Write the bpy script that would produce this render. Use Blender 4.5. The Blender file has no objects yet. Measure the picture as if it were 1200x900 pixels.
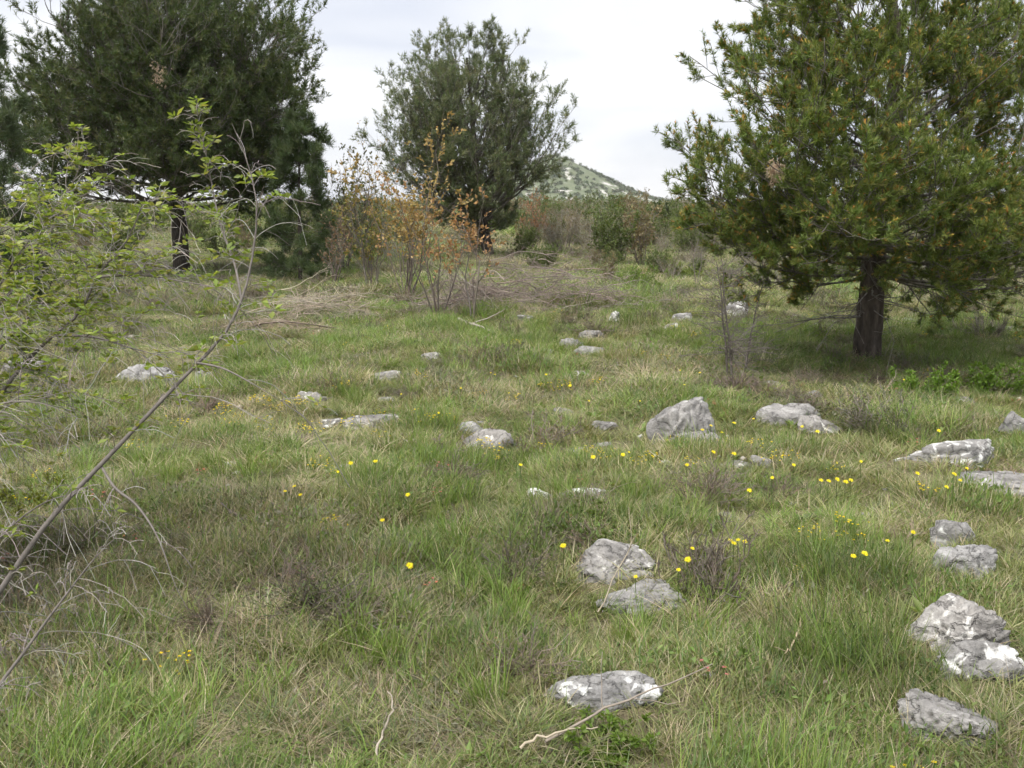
import bpy, bmesh, math, random
import numpy as np
from mathutils import Vector, Matrix

# ------------------------------------------------------------------ camera, sky, sun, exposure
SC = bpy.context.scene
COL = SC.collection
CAM_H, PITCH, FPX = 1.62, 10.6, 1152.0          # eye height, degrees down, focal length in photo pixels
cam_d = bpy.data.cameras.new('camera'); cam = bpy.data.objects.new('camera', cam_d); COL.objects.link(cam)
cam_d.sensor_width = 36.0; cam_d.lens = 36.0*FPX/1200.0; cam_d.clip_start = 0.05; cam_d.clip_end = 6000
cam.location = (0, 0, CAM_H); cam.rotation_euler = (math.radians(90-PITCH), 0, 0)
SC.camera = cam

SUN_EL, SUN_AZ = 62.0, 215.0                     # high, behind the camera's left shoulder
w = bpy.data.worlds.new('World'); SC.world = w; w.use_nodes = True
nt = w.node_tree; nt.nodes.clear()
def wn(t, **k):
    n = nt.nodes.new(t)
    for a, b in k.items(): setattr(n, a, b)
    return n
wo = wn('ShaderNodeOutputWorld'); bg = wn('ShaderNodeBackground'); bg.inputs['Strength'].default_value = 0.1
sky = wn('ShaderNodeTexSky', sky_type='NISHITA', sun_disc=False)
sky.sun_elevation = math.radians(SUN_EL); sky.sun_rotation = math.radians(SUN_AZ)
tc = wn('ShaderNodeTexCoord'); mp = wn('ShaderNodeMapping'); mp.inputs['Scale'].default_value = (1.6, 1.6, 7.0)
mp.inputs['Location'].default_value = (0.35, 0.1, 0.62)
nz = wn('ShaderNodeTexNoise'); nz.inputs['Scale'].default_value = 1.25; nz.inputs['Detail'].default_value = 4; nz.inputs['Roughness'].default_value = 0.45
nz.inputs['Distortion'].default_value = 0.5
rp = wn('ShaderNodeValToRGB'); e = rp.color_ramp.elements
e[0].position = 0.40; e[0].color = (0.68, 0.72, 0.82, 1); e[1].position = 0.57; e[1].color = (1.0, 1.0, 1.0, 1)
sc_ = wn('ShaderNodeMix', data_type='RGBA', blend_type='MULTIPLY'); sc_.inputs[0].default_value = 1.0
CL = 2.85
sc_.inputs[7].default_value = (CL, CL, CL*1.01, 1)
mx = wn('ShaderNodeMix', data_type='RGBA'); mx.inputs[0].default_value = 0.96
L = nt.links.new
L(tc.outputs['Generated'], mp.inputs[0]); L(mp.outputs[0], nz.inputs['Vector']); L(nz.outputs['Fac'], rp.inputs[0])
L(rp.outputs[0], sc_.inputs[6]); L(sky.outputs[0], mx.inputs[6]); L(sc_.outputs[2], mx.inputs[7]); L(mx.outputs[2], bg.inputs['Color'])
L(bg.outputs[0], wo.inputs[0])

sun_d = bpy.data.lights.new('sun', 'SUN'); sun = bpy.data.objects.new('sun', sun_d); COL.objects.link(sun)
sun_d.energy = 1.5; sun_d.angle = math.radians(50); sun_d.color = (1.0, 0.965, 0.91)
a, b = math.radians(SUN_AZ), math.radians(SUN_EL)
sd = Vector((math.sin(a)*math.cos(b), math.cos(a)*math.cos(b), math.sin(b)))
sun.rotation_euler = sd.to_track_quat('Z', 'Y').to_euler()

SC.view_settings.view_transform = 'Standard'; SC.view_settings.look = 'None'
SC.view_settings.exposure = 1.9; SC.view_settings.gamma = 1.0; SC.view_settings.use_curve_mapping = False
cy = SC.cycles
cy.max_bounces = 4; cy.diffuse_bounces = 3; cy.glossy_bounces = 1; cy.transmission_bounces = 3; cy.transparent_max_bounces = 4
cy.caustics_reflective = False; cy.caustics_refractive = False
cy.use_adaptive_sampling = True; cy.adaptive_threshold = 0.04
cy.use_denoising = True; cy.denoiser = 'OPENIMAGEDENOISE'

# ------------------------------------------------------------------ noise, terrain, pixel helpers
def _h(ix, iy, iz, seed):
    n = (ix*374761393 + iy*668265263 + iz*2147483647 + seed*1274126177) & 0xffffffff
    n = ((n ^ (n >> 13))*1274126177) & 0xffffffff
    n = ((n ^ (n >> 16))*2246822519) & 0xffffffff
    return ((n ^ (n >> 15)) & 0xffffff)/float(0xffffff)
def vnoise(x, y, z=0.0, seed=0):
    x = np.asarray(x, float); y = np.asarray(y, float); z = np.asarray(z, float) + np.zeros_like(x)
    xi, yi, zi = np.floor(x).astype(np.int64), np.floor(y).astype(np.int64), np.floor(z).astype(np.int64)
    fx, fy, fz = x-xi, y-yi, z-zi
    fx, fy, fz = (f*f*(3-2*f) for f in (fx, fy, fz))
    r = 0
    for dx in (0, 1):
        for dy in (0, 1):
            for dz in (0, 1):
                wgt = (fx if dx else 1-fx)*(fy if dy else 1-fy)*(fz if dz else 1-fz)
                r = r + wgt*_h(xi+dx, yi+dy, zi+dz, seed)
    return r
def fbm(x, y, z=0.0, seed=0, oct=3, gain=0.5):
    s, amp, tot, f = 0, 1.0, 0, 1.0
    for o in range(oct):
        s = s + amp*vnoise(np.asarray(x)*f, np.asarray(y)*f, np.asarray(z)*f, seed+o*17); tot += amp; amp *= gain; f *= 2.03
    return s/tot
def sstep(a, b, x):
    t = np.clip((np.asarray(x, float)-a)/(b-a), 0, 1); return t*t*(3-2*t)
def _gz(x, y):
    x = np.asarray(x, float); y = np.asarray(y, float)
    z = 0.30*(fbm(x/7.0, y/7.0, 0, 5, 2)-0.5) + 0.13*(fbm(x/1.7, y/1.7, 0, 9, 2)-0.5) + 0.14*(fbm(x/.5, y/.5, 0, 13, 2)-0.5)*(1-sstep(20, 40, np.hypot(x, y)))
    r = np.hypot(x, y)
    z = z*(1-0.6*sstep(60, 200, r)) + 0.80*sstep(27, 82, y)*(1-sstep(110, 260, y)) - 3.0*sstep(110, 320, r)
    return z
_G0 = float(_gz(0.0, 0.0))
def gz(x, y): return _gz(x, y) - _G0
cp, sp_ = math.cos(math.radians(PITCH)), math.sin(math.radians(PITCH))
def ray(px, py):
    u, v = (px-600)/FPX, (450-py)/FPX
    return Vector((u, cp + v*sp_, v*cp - sp_))
def at(px, py, depth):                            # the point at forward distance depth (metres) seen at this photo pixel
    r = ray(px, py); return Vector((0, 0, CAM_H)) + r*(depth/r.y)
def gp(px, py, h=0.0):                            # where the line of sight meets the ground (raised by h)
    r = ray(px, py); t0 = 1.2
    f = lambda t: CAM_H + r.z*t - float(gz(r.x*t, r.y*t)) - h
    t = t0
    while f(t) > 0 and t < 400: t += 0.1 if t < 30 else 1.0
    lo, hi = t-(0.1 if t < 30 else 1.0), t
    for _ in range(18):
        m = (lo+hi)/2
        if f(m) > 0: lo = m
        else: hi = m
    return Vector((r.x*hi, r.y*hi, float(gz(r.x*hi, r.y*hi))))
def ppm(p): return FPX/max(0.1, (p.y*cp - (p.z-CAM_H)*sp_))  # photo pixels per metre at a point

# ------------------------------------------------------------------ mesh helpers
class MB:
    def __init__(s): s.V = []; s.F = {3: [], 4: []}; s.C = []; s.n = 0
    def add(s, v, quads=None, tris=None, col=None):
        v = np.asarray(v, float).reshape(-1, 3)
        if len(v) == 0: return
        s.V.append(v)
        c = np.ones((len(v), 3))*0.5 if col is None else np.broadcast_to(np.asarray(col, float), (len(v), 3))
        s.C.append(c)
        if quads is not None and len(quads): s.F[4].append(np.asarray(quads, np.int64)+s.n)
        if tris is not None and len(tris): s.F[3].append(np.asarray(tris, np.int64)+s.n)
        s.n += len(v)
    def mesh(s, name, mat, smooth=False):
        me = bpy.data.meshes.new(name)
        if s.n == 0: return me
        V = np.concatenate(s.V); C = np.concatenate(s.C)
        loops, starts, k = [], [], 0
        for q in (3, 4):
            if s.F[q]:
                f = np.concatenate(s.F[q]); loops.append(f.ravel()); starts.append(k+np.arange(len(f))*q); k += f.size
        loops = np.concatenate(loops).astype(np.int32); starts = np.concatenate(starts).astype(np.int32)
        me.vertices.add(len(V)); me.vertices.foreach_set('co', V.astype(np.float32).ravel())
        me.loops.add(len(loops)); me.loops.foreach_set('vertex_index', loops)
        me.polygons.add(len(starts)); me.polygons.foreach_set('loop_start', starts)
        at_ = me.attributes.new('col', 'FLOAT_COLOR', 'POINT')
        at_.data.foreach_set('color', np.concatenate([C, np.ones((len(C), 1))], 1).astype(np.float32).ravel())
        me.update(calc_edges=True); me.validate()
        if smooth: me.polygons.foreach_set('use_smooth', np.ones(len(me.polygons), bool))
        me.materials.append(mat)
        return me
def obj(name, me, parent=None, loc=(0, 0, 0), rz=0.0):
    o = bpy.data.objects.new(name, me); COL.objects.link(o); o.location = loc; o.rotation_euler = (0, 0, rz)
    if parent is not None: o.parent = parent
    return o
def tag(o, label, cat, group=None):
    o['label'] = label; o['category'] = cat
    if group: o['group'] = group
    return o
def thing(name, label, cat, loc=(0, 0, 0), rz=0.0, group=None): return tag(obj(name, None, None, loc, rz), label, cat, group)
def kind(o, k): o['kind'] = k; return o
def copy_tree(o, loc, rz, scale=1.0, label=None):
    def cp_(src, par):
        c = src.copy(); COL.objects.link(c); c.parent = par
        for ch in src.children: cp_(ch, c)
        return c
    c = cp_(o, None); c.location = loc; c.rotation_euler = (0, 0, rz)
    c.scale = (scale, scale, scale) if not isinstance(scale, tuple) else scale
    if label: c['label'] = label
    return c

def norm(a): return a/np.maximum(np.linalg.norm(a, axis=-1, keepdims=True), 1e-9)
def tubes(mb, P, R, k=4, col=(.5, .5, .5)):
    """P (m,n,3) polylines, R (m,n) radii -> tubes"""
    P = np.asarray(P, float); R = np.asarray(R, float)
    m, n = P.shape[:2]
    if m == 0: return
    T = norm(np.gradient(P, axis=1))
    ref = np.where(np.abs(T[:, :1, 2:3]) > 0.85, np.array([1., 0, 0]), np.array([0, 0, 1.]))
    X = norm(np.cross(T, np.broadcast_to(ref, T.shape))); Y = np.cross(T, X)
    a_ = np.arange(k)*2*np.pi/k
    V = P[:, :, None, :] + R[:, :, None, None]*(X[:, :, None, :]*np.cos(a_)[None, None, :, None] + Y[:, :, None, :]*np.sin(a_)[None, None, :, None])
    base = (np.arange(m)*n*k)[:, None, None]; i = (np.arange(n-1)*k)[None, :, None]; j = np.arange(k)[None, None, :]; j2 = (j+1) % k
    Q = np.stack([base+i+j, base+i+j2, base+i+k+j2, base+i+k+j], -1).reshape(-1, 4)
    c = np.asarray(col, float)
    if c.ndim == 2: c = np.repeat(c, n*k, axis=0)
    mb.add(V.reshape(-1, 3), quads=Q, col=c)
def samp(P, idx, s):
    n = P.shape[1]; f = np.clip(s, 0, 0.9999)*(n-1); i = f.astype(int); t = (f-i)[:, None]
    p0, p1 = P[idx, i], P[idx, i+1]
    return p0*(1-t)+p1*t, norm(p1-p0)
def plen(P): return np.linalg.norm(np.diff(P, axis=1), axis=2).sum(1)
def curve(start, d, Ls, n, rng, bend=(0, 0, 0), wob=0.06):
    """polylines that leave start along d and bend"""
    t = np.linspace(0, 1, n)[None, :, None]
    Ls = np.asarray(Ls)[:, None, None]
    P = start[:, None, :] + d[:, None, :]*Ls*t + np.asarray(bend, float).reshape(-1, 1, 3)*Ls*t**2
    wv = np.cumsum(rng.normal(0, 1, (len(start), n, 3)), axis=1); wv -= wv[:, :1]
    return P + wv*wob*Ls/n**0.5*t**0.5
def kids(P, R, cnt, srange, ang, lfac, n, rng, bend=(0, 0, 0), wob=0.08, shrink=0.6, up=0.0, rf=0.6, flat=0.0, tip=0.25):
    m = len(P); idx = np.repeat(np.arange(m), cnt); s = rng.uniform(*srange, len(idx))
    p, t = samp(P, idx, s)
    rv = rng.normal(0, 1, p.shape); rv[:, 2] *= (1-flat)
    side = norm(np.cross(t, np.cross(rv, t)))
    th = np.radians(rng.uniform(*ang, len(idx)))[:, None]
    d = norm(t*np.cos(th) + side*np.sin(th) + np.array([0, 0, up]))
    Lk = plen(P)[idx]*rng.uniform(*lfac, len(idx))*(1-shrink*s)
    C = curve(p, d, Lk, n, rng, bend, wob)
    r0 = np.take_along_axis(R[idx], (np.clip(s, 0, .999)*(R.shape[1]-1)).astype(int)[:, None], 1)*rf
    return C, r0*np.linspace(1, tip, n)[None, :], idx, s
def needles(mb, pos, d, slen, nn, nlen, wid, cols, rng, spread=(35, 88)):
    m = len(pos); K = m*nn
    P = np.repeat(pos, nn, 0); D = np.repeat(d, nn, 0); S = np.repeat(np.asarray(slen)*np.ones(m), nn)
    u = rng.uniform(0, 1, K)
    th = np.radians(rng.uniform(*spread, K)*(1-0.5*u))[:, None]
    side = norm(np.cross(D, rng.normal(0, 1, (K, 3))))
    nd = D*np.cos(th)+side*np.sin(th)
    b0 = P + D*(u*S)[:, None]
    wv = norm(np.cross(nd, rng.normal(0, 1, (K, 3))))*(wid*0.5)
    tipp = b0 + nd*(nlen*rng.uniform(.7, 1.15, K))[:, None]
    V = np.stack([b0-wv, b0+wv, tipp], 1).reshape(-1, 3)
    C = np.repeat(np.repeat(cols, nn, 0)*rng.uniform(.85, 1.15, (K, 1)), 3, 0)
    mb.add(V, tris=np.arange(3*K).reshape(-1, 3), col=C)
def leaves(mb, pos, d, size, cols, rng, ratio=0.55, fold=0.18, droop=0.1):
    m = len(pos); size = (np.asarray(size)*np.ones(m))[:, None]
    d = norm(d + np.array([0, 0, -droop])); up = norm(np.array([0, 0, 1.0]) + rng.normal(0, .55, (m, 3)))
    s = norm(np.cross(d, up)); u = np.cross(s, d)
    b_ = pos; t_ = pos + d*size; c_ = pos + d*size*0.5 - u*size*fold*0.5
    l_ = pos + d*size*0.52 + s*size*ratio*0.5 + u*size*fold*.4; r_ = pos + d*size*0.52 - s*size*ratio*0.5 + u*size*fold*.4
    V = np.stack([b_, l_, t_, r_, c_], 1).reshape(-1, 3)
    i = (np.arange(m)*5)[:, None]
    T = np.concatenate([i+np.array([[0, 4, 1]]), i+np.array([[1, 4, 2]]), i+np.array([[2, 4, 3]]), i+np.array([[3, 4, 0]])])
    mb.add(V, tris=T, col=np.repeat(np.asarray(cols)*np.ones((m, 3)), 5, 0))
def palette(rng, m, cols, wts=None, jit=0.15):
    cols = np.asarray(cols, float); i = rng.choice(len(cols), m, p=None if wts is None else np.asarray(wts)/sum(wts))
    return np.clip(cols[i]*rng.uniform(1-jit, 1+jit, (m, 1))*rng.uniform(.94, 1.06, (m, 3)), 0, 1)

# ------------------------------------------------------------------ materials
def newmat(name):
    m = bpy.data.materials.new(name); m.use_nodes = True; t = m.node_tree; t.nodes.clear()
    return m, t
def N(t, ty, **k):
    n = t.nodes.new(ty)
    for a_, b_ in k.items():
        if isinstance(a_, str) and hasattr(n, a_): setattr(n, a_, b_)
        else: n.inputs[a_].default_value = b_
    return n
def leafmat(name, trans=0.35, rough=0.6, vary=0.25, spec=0.25, tcol=(1.25, 1.15, .6)):
    m, t = newmat(name); l = t.links.new
    o = N(t, 'ShaderNodeOutputMaterial'); at_ = N(t, 'ShaderNodeAttribute', attribute_name='col')
    oi = N(t, 'ShaderNodeObjectInfo'); mr = N(t, 'ShaderNodeMapRange'); mr.inputs[3].default_value = 1-vary; mr.inputs[4].default_value = 1+vary
    l(oi.outputs['Random'], mr.inputs[0])
    mu = N(t, 'ShaderNodeVectorMath', operation='SCALE'); l(at_.outputs['Color'], mu.inputs[0]); l(mr.outputs[0], mu.inputs['Scale'])
    p = N(t, 'ShaderNodeBsdfPrincipled'); p.inputs['Roughness'].default_value = rough; p.inputs['Specular IOR Level'].default_value = spec
    l(mu.outputs[0], p.inputs['Base Color'])
    if trans > 0:
        tr = N(t, 'ShaderNodeBsdfTranslucent'); tm = N(t, 'ShaderNodeVectorMath', operation='MULTIPLY'); tm.inputs[1].default_value = tcol
        l(mu.outputs[0], tm.inputs[0]); l(tm.outputs[0], tr.inputs[0])
        mx_ = N(t, 'ShaderNodeMixShader'); mx_.inputs[0].default_value = trans
        l(p.outputs[0], mx_.inputs[1]); l(tr.outputs[0], mx_.inputs[2]); l(mx_.outputs[0], o.inputs[0])
    else: l(p.outputs[0], o.inputs[0])
    return m
def barkmat(name, scale=(30, 30, 6), bump=0.8, dist=0.02, contrast=(0.55, 1.25)):
    m, t = newmat(name); l = t.links.new
    o = N(t, 'ShaderNodeOutputMaterial'); at_ = N(t, 'ShaderNodeAttribute', attribute_name='col')
    tc_ = N(t, 'ShaderNodeTexCoord'); mp_ = N(t, 'ShaderNodeMapping'); mp_.inputs['Scale'].default_value = scale
    n1 = N(t, 'ShaderNodeTexNoise'); n1.inputs['Scale'].default_value = 1.0; n1.inputs['Detail'].default_value = 5; n1.inputs['Roughness'].default_value = .65
    l(tc_.outputs['Object'], mp_.inputs[0]); l(mp_.outputs[0], n1.inputs['Vector'])
    mr = N(t, 'ShaderNodeMapRange'); mr.inputs[1].default_value = .3; mr.inputs[2].default_value = .7; mr.inputs[3].default_value, mr.inputs[4].default_value = contrast
    l(n1.outputs['Fac'], mr.inputs[0])
    mu = N(t, 'ShaderNodeVectorMath', operation='SCALE'); l(at_.outputs['Color'], mu.inputs[0]); l(mr.outputs[0], mu.inputs['Scale'])
    p = N(t, 'ShaderNodeBsdfPrincipled'); p.inputs['Roughness'].default_value = .9; p.inputs['Specular IOR Level'].default_value = .15
    l(mu.outputs[0], p.inputs['Base Color'])
    bp = N(t, 'ShaderNodeBump'); bp.inputs['Strength'].default_value = bump; bp.inputs['Distance'].default_value = dist
    l(n1.outputs['Fac'], bp.inputs['Height']); l(bp.outputs[0], p.inputs['Normal']); l(p.outputs[0], o.inputs[0])
    return m
def rockmat():
    m, t = newmat('limestone'); l = t.links.new
    o = N(t, 'ShaderNodeOutputMaterial'); tc_ = N(t, 'ShaderNodeTexCoord'); oi = N(t, 'ShaderNodeObjectInfo')
    geo = N(t, 'ShaderNodeNewGeometry')
    ad = N(t, 'ShaderNodeVectorMath', operation='ADD'); sc2 = N(t, 'ShaderNodeVectorMath', operation='SCALE')
    sc2.inputs[0].default_value = (7.3, 3.1, 5.7); l(oi.outputs['Random'], sc2.inputs['Scale'])
    l(geo.outputs['Position'], ad.inputs[0]); l(sc2.outputs[0], ad.inputs[1])
    def noise(s, d=4, r=.6, dist=0.0):
        n_ = N(t, 'ShaderNodeTexNoise'); n_.inputs['Scale'].default_value = s; n_.inputs['Detail'].default_value = d; n_.inputs['Roughness'].default_value = r
        n_.inputs['Distortion'].default_value = dist
        l(ad.outputs[0], n_.inputs['Vector']); return n_
    n1 = noise(6, 5, .65); n2 = noise(40, 4, .7); n3 = noise(11, 4, .55, .6); n4 = noise(16, 5, .75, 1.2)
    r1 = N(t, 'ShaderNodeValToRGB'); e_ = r1.color_ramp.elements
    e_[0].position = .28; e_[0].color = (.15, .148, .145, 1); e_[1].position = .72; e_[1].color = (.42, .412, .40, 1)
    x = r1.color_ramp.elements.new(.5); x.color = (.28, .272, .264, 1)
    l(n1.outputs['Fac'], r1.inputs[0])
    r2 = N(t, 'ShaderNodeMapRange'); r2.inputs[1].default_value = .3; r2.inputs[2].default_value = .7; r2.inputs[3].default_value = .72; r2.inputs[4].default_value = 1.22
    l(n2.outputs['Fac'], r2.inputs[0])
    m1 = N(t, 'ShaderNodeVectorMath', operation='SCALE'); l(r1.outputs[0], m1.inputs[0]); l(r2.outputs[0], m1.inputs['Scale'])
    # dark lichen in streaks and pits
    r4 = N(t, 'ShaderNodeMapRange'); r4.inputs[1].default_value = .56; r4.inputs[2].default_value = .66; r4.inputs[4].default_value = .6
    l(n4.outputs['Fac'], r4.inputs[0])
    dk = N(t, 'ShaderNodeMix', data_type='RGBA'); dk.inputs[7].default_value = (.13, .125, .115, 1)
    l(r4.outputs[0], dk.inputs[0]); l(m1.outputs[0], dk.inputs[6])
    # white crustose lichen: rounded patches, more of it where the object's colour says so
    sepc = N(t, 'ShaderNodeSeparateColor'); l(oi.outputs['Color'], sepc.inputs[0])
    th = N(t, 'ShaderNodeMath', operation='MULTIPLY_ADD'); th.inputs[1].default_value = -.32; th.inputs[2].default_value = .755; l(sepc.outputs[0], th.inputs[0])
    sb = N(t, 'ShaderNodeMath', operation='SUBTRACT'); l(n3.outputs['Fac'], sb.inputs[0]); l(th.outputs[0], sb.inputs[1])
    dv = N(t, 'ShaderNodeMath', operation='MULTIPLY', use_clamp=True); dv.inputs[1].default_value = 13; l(sb.outputs[0], dv.inputs[0])
    wl = N(t, 'ShaderNodeMix', data_type='RGBA'); wl.inputs[7].default_value = (.74, .74, .72, 1)
    l(dv.outputs[0], wl.inputs[0]); l(dk.outputs[2], wl.inputs[6])
    tn = N(t, 'ShaderNodeValToRGB'); e_ = tn.color_ramp.elements; e_[0].color = (1.0, .975, .945, 1); e_[1].color = (1.0, 1.0, 1.0, 1); e_[0].position = .1; e_[1].position = .9; l(oi.outputs['Random'], tn.inputs[0])
    tm = N(t, 'ShaderNodeVectorMath', operation='MULTIPLY'); l(wl.outputs[2], tm.inputs[0]); l(tn.outputs[0], tm.inputs[1])
    p = N(t, 'ShaderNodeBsdfPrincipled'); p.inputs['Roughness'].default_value = .9; p.inputs['Specular IOR Level'].default_value = .2
    l(tm.outputs[0], p.inputs['Base Color'])
    # cracks: thin dark joints along warped cell borders
    wv = N(t, 'ShaderNodeVectorMath', operation='MULTIPLY_ADD'); wv.inputs[1].default_value = (.22, .22, .22); l(n1.outputs['Color'], wv.inputs[0]); l(ad.outputs[0], wv.inputs[2])
    vo = N(t, 'ShaderNodeTexVoronoi', feature='DISTANCE_TO_EDGE'); vo.inputs['Scale'].default_value = 5.0; l(wv.outputs[0], vo.inputs['Vector'])
    cr = N(t, 'ShaderNodeMapRange'); cr.inputs[1].default_value = .0; cr.inputs[2].default_value = .03; cr.inputs[3].default_value = .6; cr.inputs[4].default_value = 1.0; l(vo.outputs['Distance'], cr.inputs[0])
    cm = N(t, 'ShaderNodeVectorMath', operation='SCALE'); l(tm.outputs[0], cm.inputs[0]); l(cr.outputs[0], cm.inputs['Scale']); l(cm.outputs[0], p.inputs['Base Color'])
    h0 = N(t, 'ShaderNodeMath', operation='MULTIPLY_ADD'); h0.inputs[1].default_value = .8; l(cr.outputs[0], h0.inputs[0]); l(n4.outputs['Fac'], h0.inputs[2])
    hh = N(t, 'ShaderNodeMath', operation='MULTIPLY_ADD'); hh.inputs[1].default_value = .45; l(n2.outputs['Fac'], hh.inputs[0]); l(h0.outputs[0], hh.inputs[2])
    bp = N(t, 'ShaderNodeBump'); bp.inputs['Strength'].default_value = .9; bp.inputs['Distance'].default_value = .02
    l(hh.outputs[0], bp.inputs['Height']); l(bp.outputs[0], p.inputs['Normal']); l(p.outputs[0], o.inputs[0])
    return m
def groundmat():
    m, t = newmat('meadow_soil'); l = t.links.new
    o = N(t, 'ShaderNodeOutputMaterial'); geo = N(t, 'ShaderNodeNewGeometry')
    def noise(s, d=4, r=.6):
        n_ = N(t, 'ShaderNodeTexNoise'); n_.inputs['Scale'].default_value = s; n_.inputs['Detail'].default_value = d; n_.inputs['Roughness'].default_value = r
        l(geo.outputs['Position'], n_.inputs['Vector']); return n_
    a1, a2, a3 = noise(.5, 6, .65), noise(7, 6, .7), noise(45, 4, .7)
    r1 = N(t, 'ShaderNodeValToRGB'); e_ = r1.color_ramp.elements
    e_[0].position = .34; e_[0].color = (.075, .095, .032, 1); e_[1].position = .68; e_[1].color = (.20, .165, .105, 1)
    x = r1.color_ramp.elements.new(.5); x.color = (.125, .125, .058, 1); l(a1.outputs['Fac'], r1.inputs[0])
    r2 = N(t, 'ShaderNodeValToRGB'); e_ = r2.color_ramp.elements
    e_[0].position = .34; e_[0].color = (.13, .11, .075, 1); e_[1].position = .66; e_[1].color = (.36, .30, .21, 1); l(a2.outputs['Fac'], r2.inputs[0])
    mm = N(t, 'ShaderNodeMix', data_type='RGBA'); mm.inputs[0].default_value = .45; l(r1.outputs[0], mm.inputs[6]); l(r2.outputs[0], mm.inputs[7])
    r3 = N(t, 'ShaderNodeMapRange'); r3.inputs[1].default_value = .3; r3.inputs[2].default_value = .7; r3.inputs[3].default_value = .6; r3.inputs[4].default_value = 1.35
    l(a3.outputs['Fac'], r3.inputs[0]); ml = N(t, 'ShaderNodeVectorMath', operation='SCALE'); l(mm.outputs[2], ml.inputs[0]); l(r3.outputs[0], ml.inputs['Scale'])
    p = N(t, 'ShaderNodeBsdfPrincipled'); p.inputs['Roughness'].default_value = .95; p.inputs['Specular IOR Level'].default_value = .1
    l(ml.outputs[0], p.inputs['Base Color'])
    bp = N(t, 'ShaderNodeBump'); bp.inputs['Distance'].default_value = .03; l(a3.outputs['Fac'], bp.inputs['Height']); l(bp.outputs[0], p.inputs['Normal'])
    l(p.outputs[0], o.inputs[0]); return m
def hillmat():
    m, t = newmat('hill_scrub_and_rock'); l = t.links.new
    o = N(t, 'ShaderNodeOutputMaterial'); tc_ = N(t, 'ShaderNodeTexCoord')
    mp_ = N(t, 'ShaderNodeMapping'); mp_.inputs['Rotation'].default_value = (0, math.radians(35), 0); mp_.inputs['Scale'].default_value = (1, .6, .45)
    l(tc_.outputs['Object'], mp_.inputs[0])
    n1 = N(t, 'ShaderNodeTexNoise'); n1.inputs['Scale'].default_value = .085; n1.inputs['Detail'].default_value = 7; n1.inputs['Roughness'].default_value = .66
    n2 = N(t, 'ShaderNodeTexNoise'); n2.inputs['Scale'].default_value = .3; n2.inputs['Detail'].default_value = 5; n2.inputs['Roughness'].default_value = .7
    l(mp_.outputs[0], n1.inputs['Vector']); l(tc_.outputs['Object'], n2.inputs['Vector'])
    r1 = N(t, 'ShaderNodeValToRGB'); e_ = r1.color_ramp.elements
    e_[0].position = .35; e_[0].color = (.075, .105, .045, 1); e_[1].position = .6; e_[1].color = (.14, .155, .085, 1); l(n2.outputs['Fac'], r1.inputs[0])
    r2 = N(t, 'ShaderNodeMapRange'); r2.inputs[1].default_value = .545; r2.inputs[2].default_value = .60; l(n1.outputs['Fac'], r2.inputs[0])
    mm = N(t, 'ShaderNodeMix', data_type='RGBA'); mm.inputs[7].default_value = (.46, .44, .41, 1); l(r2.outputs[0], mm.inputs[0]); l(r1.outputs[0], mm.inputs[6])
    p = N(t, 'ShaderNodeBsdfPrincipled'); p.inputs['Roughness'].default_value = .95; l(mm.outputs[2], p.inputs['Base Color'])
    l(p.outputs[0], o.inputs[0]); return m

M_GRASS = leafmat('grass_blades', .38, .55, .28, .3, (1.15, 1.12, .7))
M_STRAW = leafmat('straw', .25, .7, .22, .2, (1.1, 1.0, .8))
M_NEEDLE = leafmat('pine_needles', .34, .5, .0, .35, (1.1, 1.15, .6))
M_LEAF = leafmat('leaves', .42, .5, .12, .3, (1.15, 1.15, .5))
M_DRYLEAF = leafmat('young_oak_leaves', .35, .6, .1, .2, (1.15, 1.0, .7))
M_PETAL = leafmat('petals', .3, .6, .06, .2, (1.0, 1.0, 1.0))
M_BARK = barkmat('pine_bark', (26, 26, 7), 1.0, .03, (.45, 1.5))
M_TWIG = barkmat('grey_twigs', (40, 40, 40), .5, .004, (.75, 1.2))
M_CONE = leafmat('pollen_cones', 0, .8, 0, .1)
M_ROCK = rockmat(); M_GROUND = groundmat(); M_HILL = hillmat()

# ------------------------------------------------------------------ ground and hill
def ground():
    def axis(n, lo, hi, s): 
        u = np.linspace(math.asinh(lo/s), math.asinh(hi/s), n); return s*np.sinh(u)
    X = axis(270, -1500, 1500, 3.0); Y = axis(270, -1500, 1500, 3.0) + 4.0
    xx, yy = np.meshgrid(X, Y); zz = gz(xx, yy)
    V = np.stack([xx, yy, zz], -1).reshape(-1, 3); n = len(X); i = np.arange(len(Y)-1)[:, None]*n + np.arange(n-1)[None, :]
    Q = np.stack([i, i+1, i+n+1, i+n], -1).reshape(-1, 4)
    mb = MB(); mb.add(V, quads=Q); return kind(obj('ground', mb.mesh('ground', M_GROUND, True)), 'structure')
ground()
HD = 800.0
def hill_h(x, y):
    c = at(652, 220, HD)
    dx = x-c.x; dy = y-HD
    r = np.hypot(dx/np.where(dx > 0, 68.0, 75.0), dy/95.0)
    h = 44.0*np.exp(-(r**1.5)*1.15)
    return h*(0.94+.12*fbm(x/22, y/22, 0, 31, 4)) + 2.6*(fbm(x/9, y/9, 0, 33, 3)-.5)*sstep(3, 15, h) - 8.0
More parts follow.
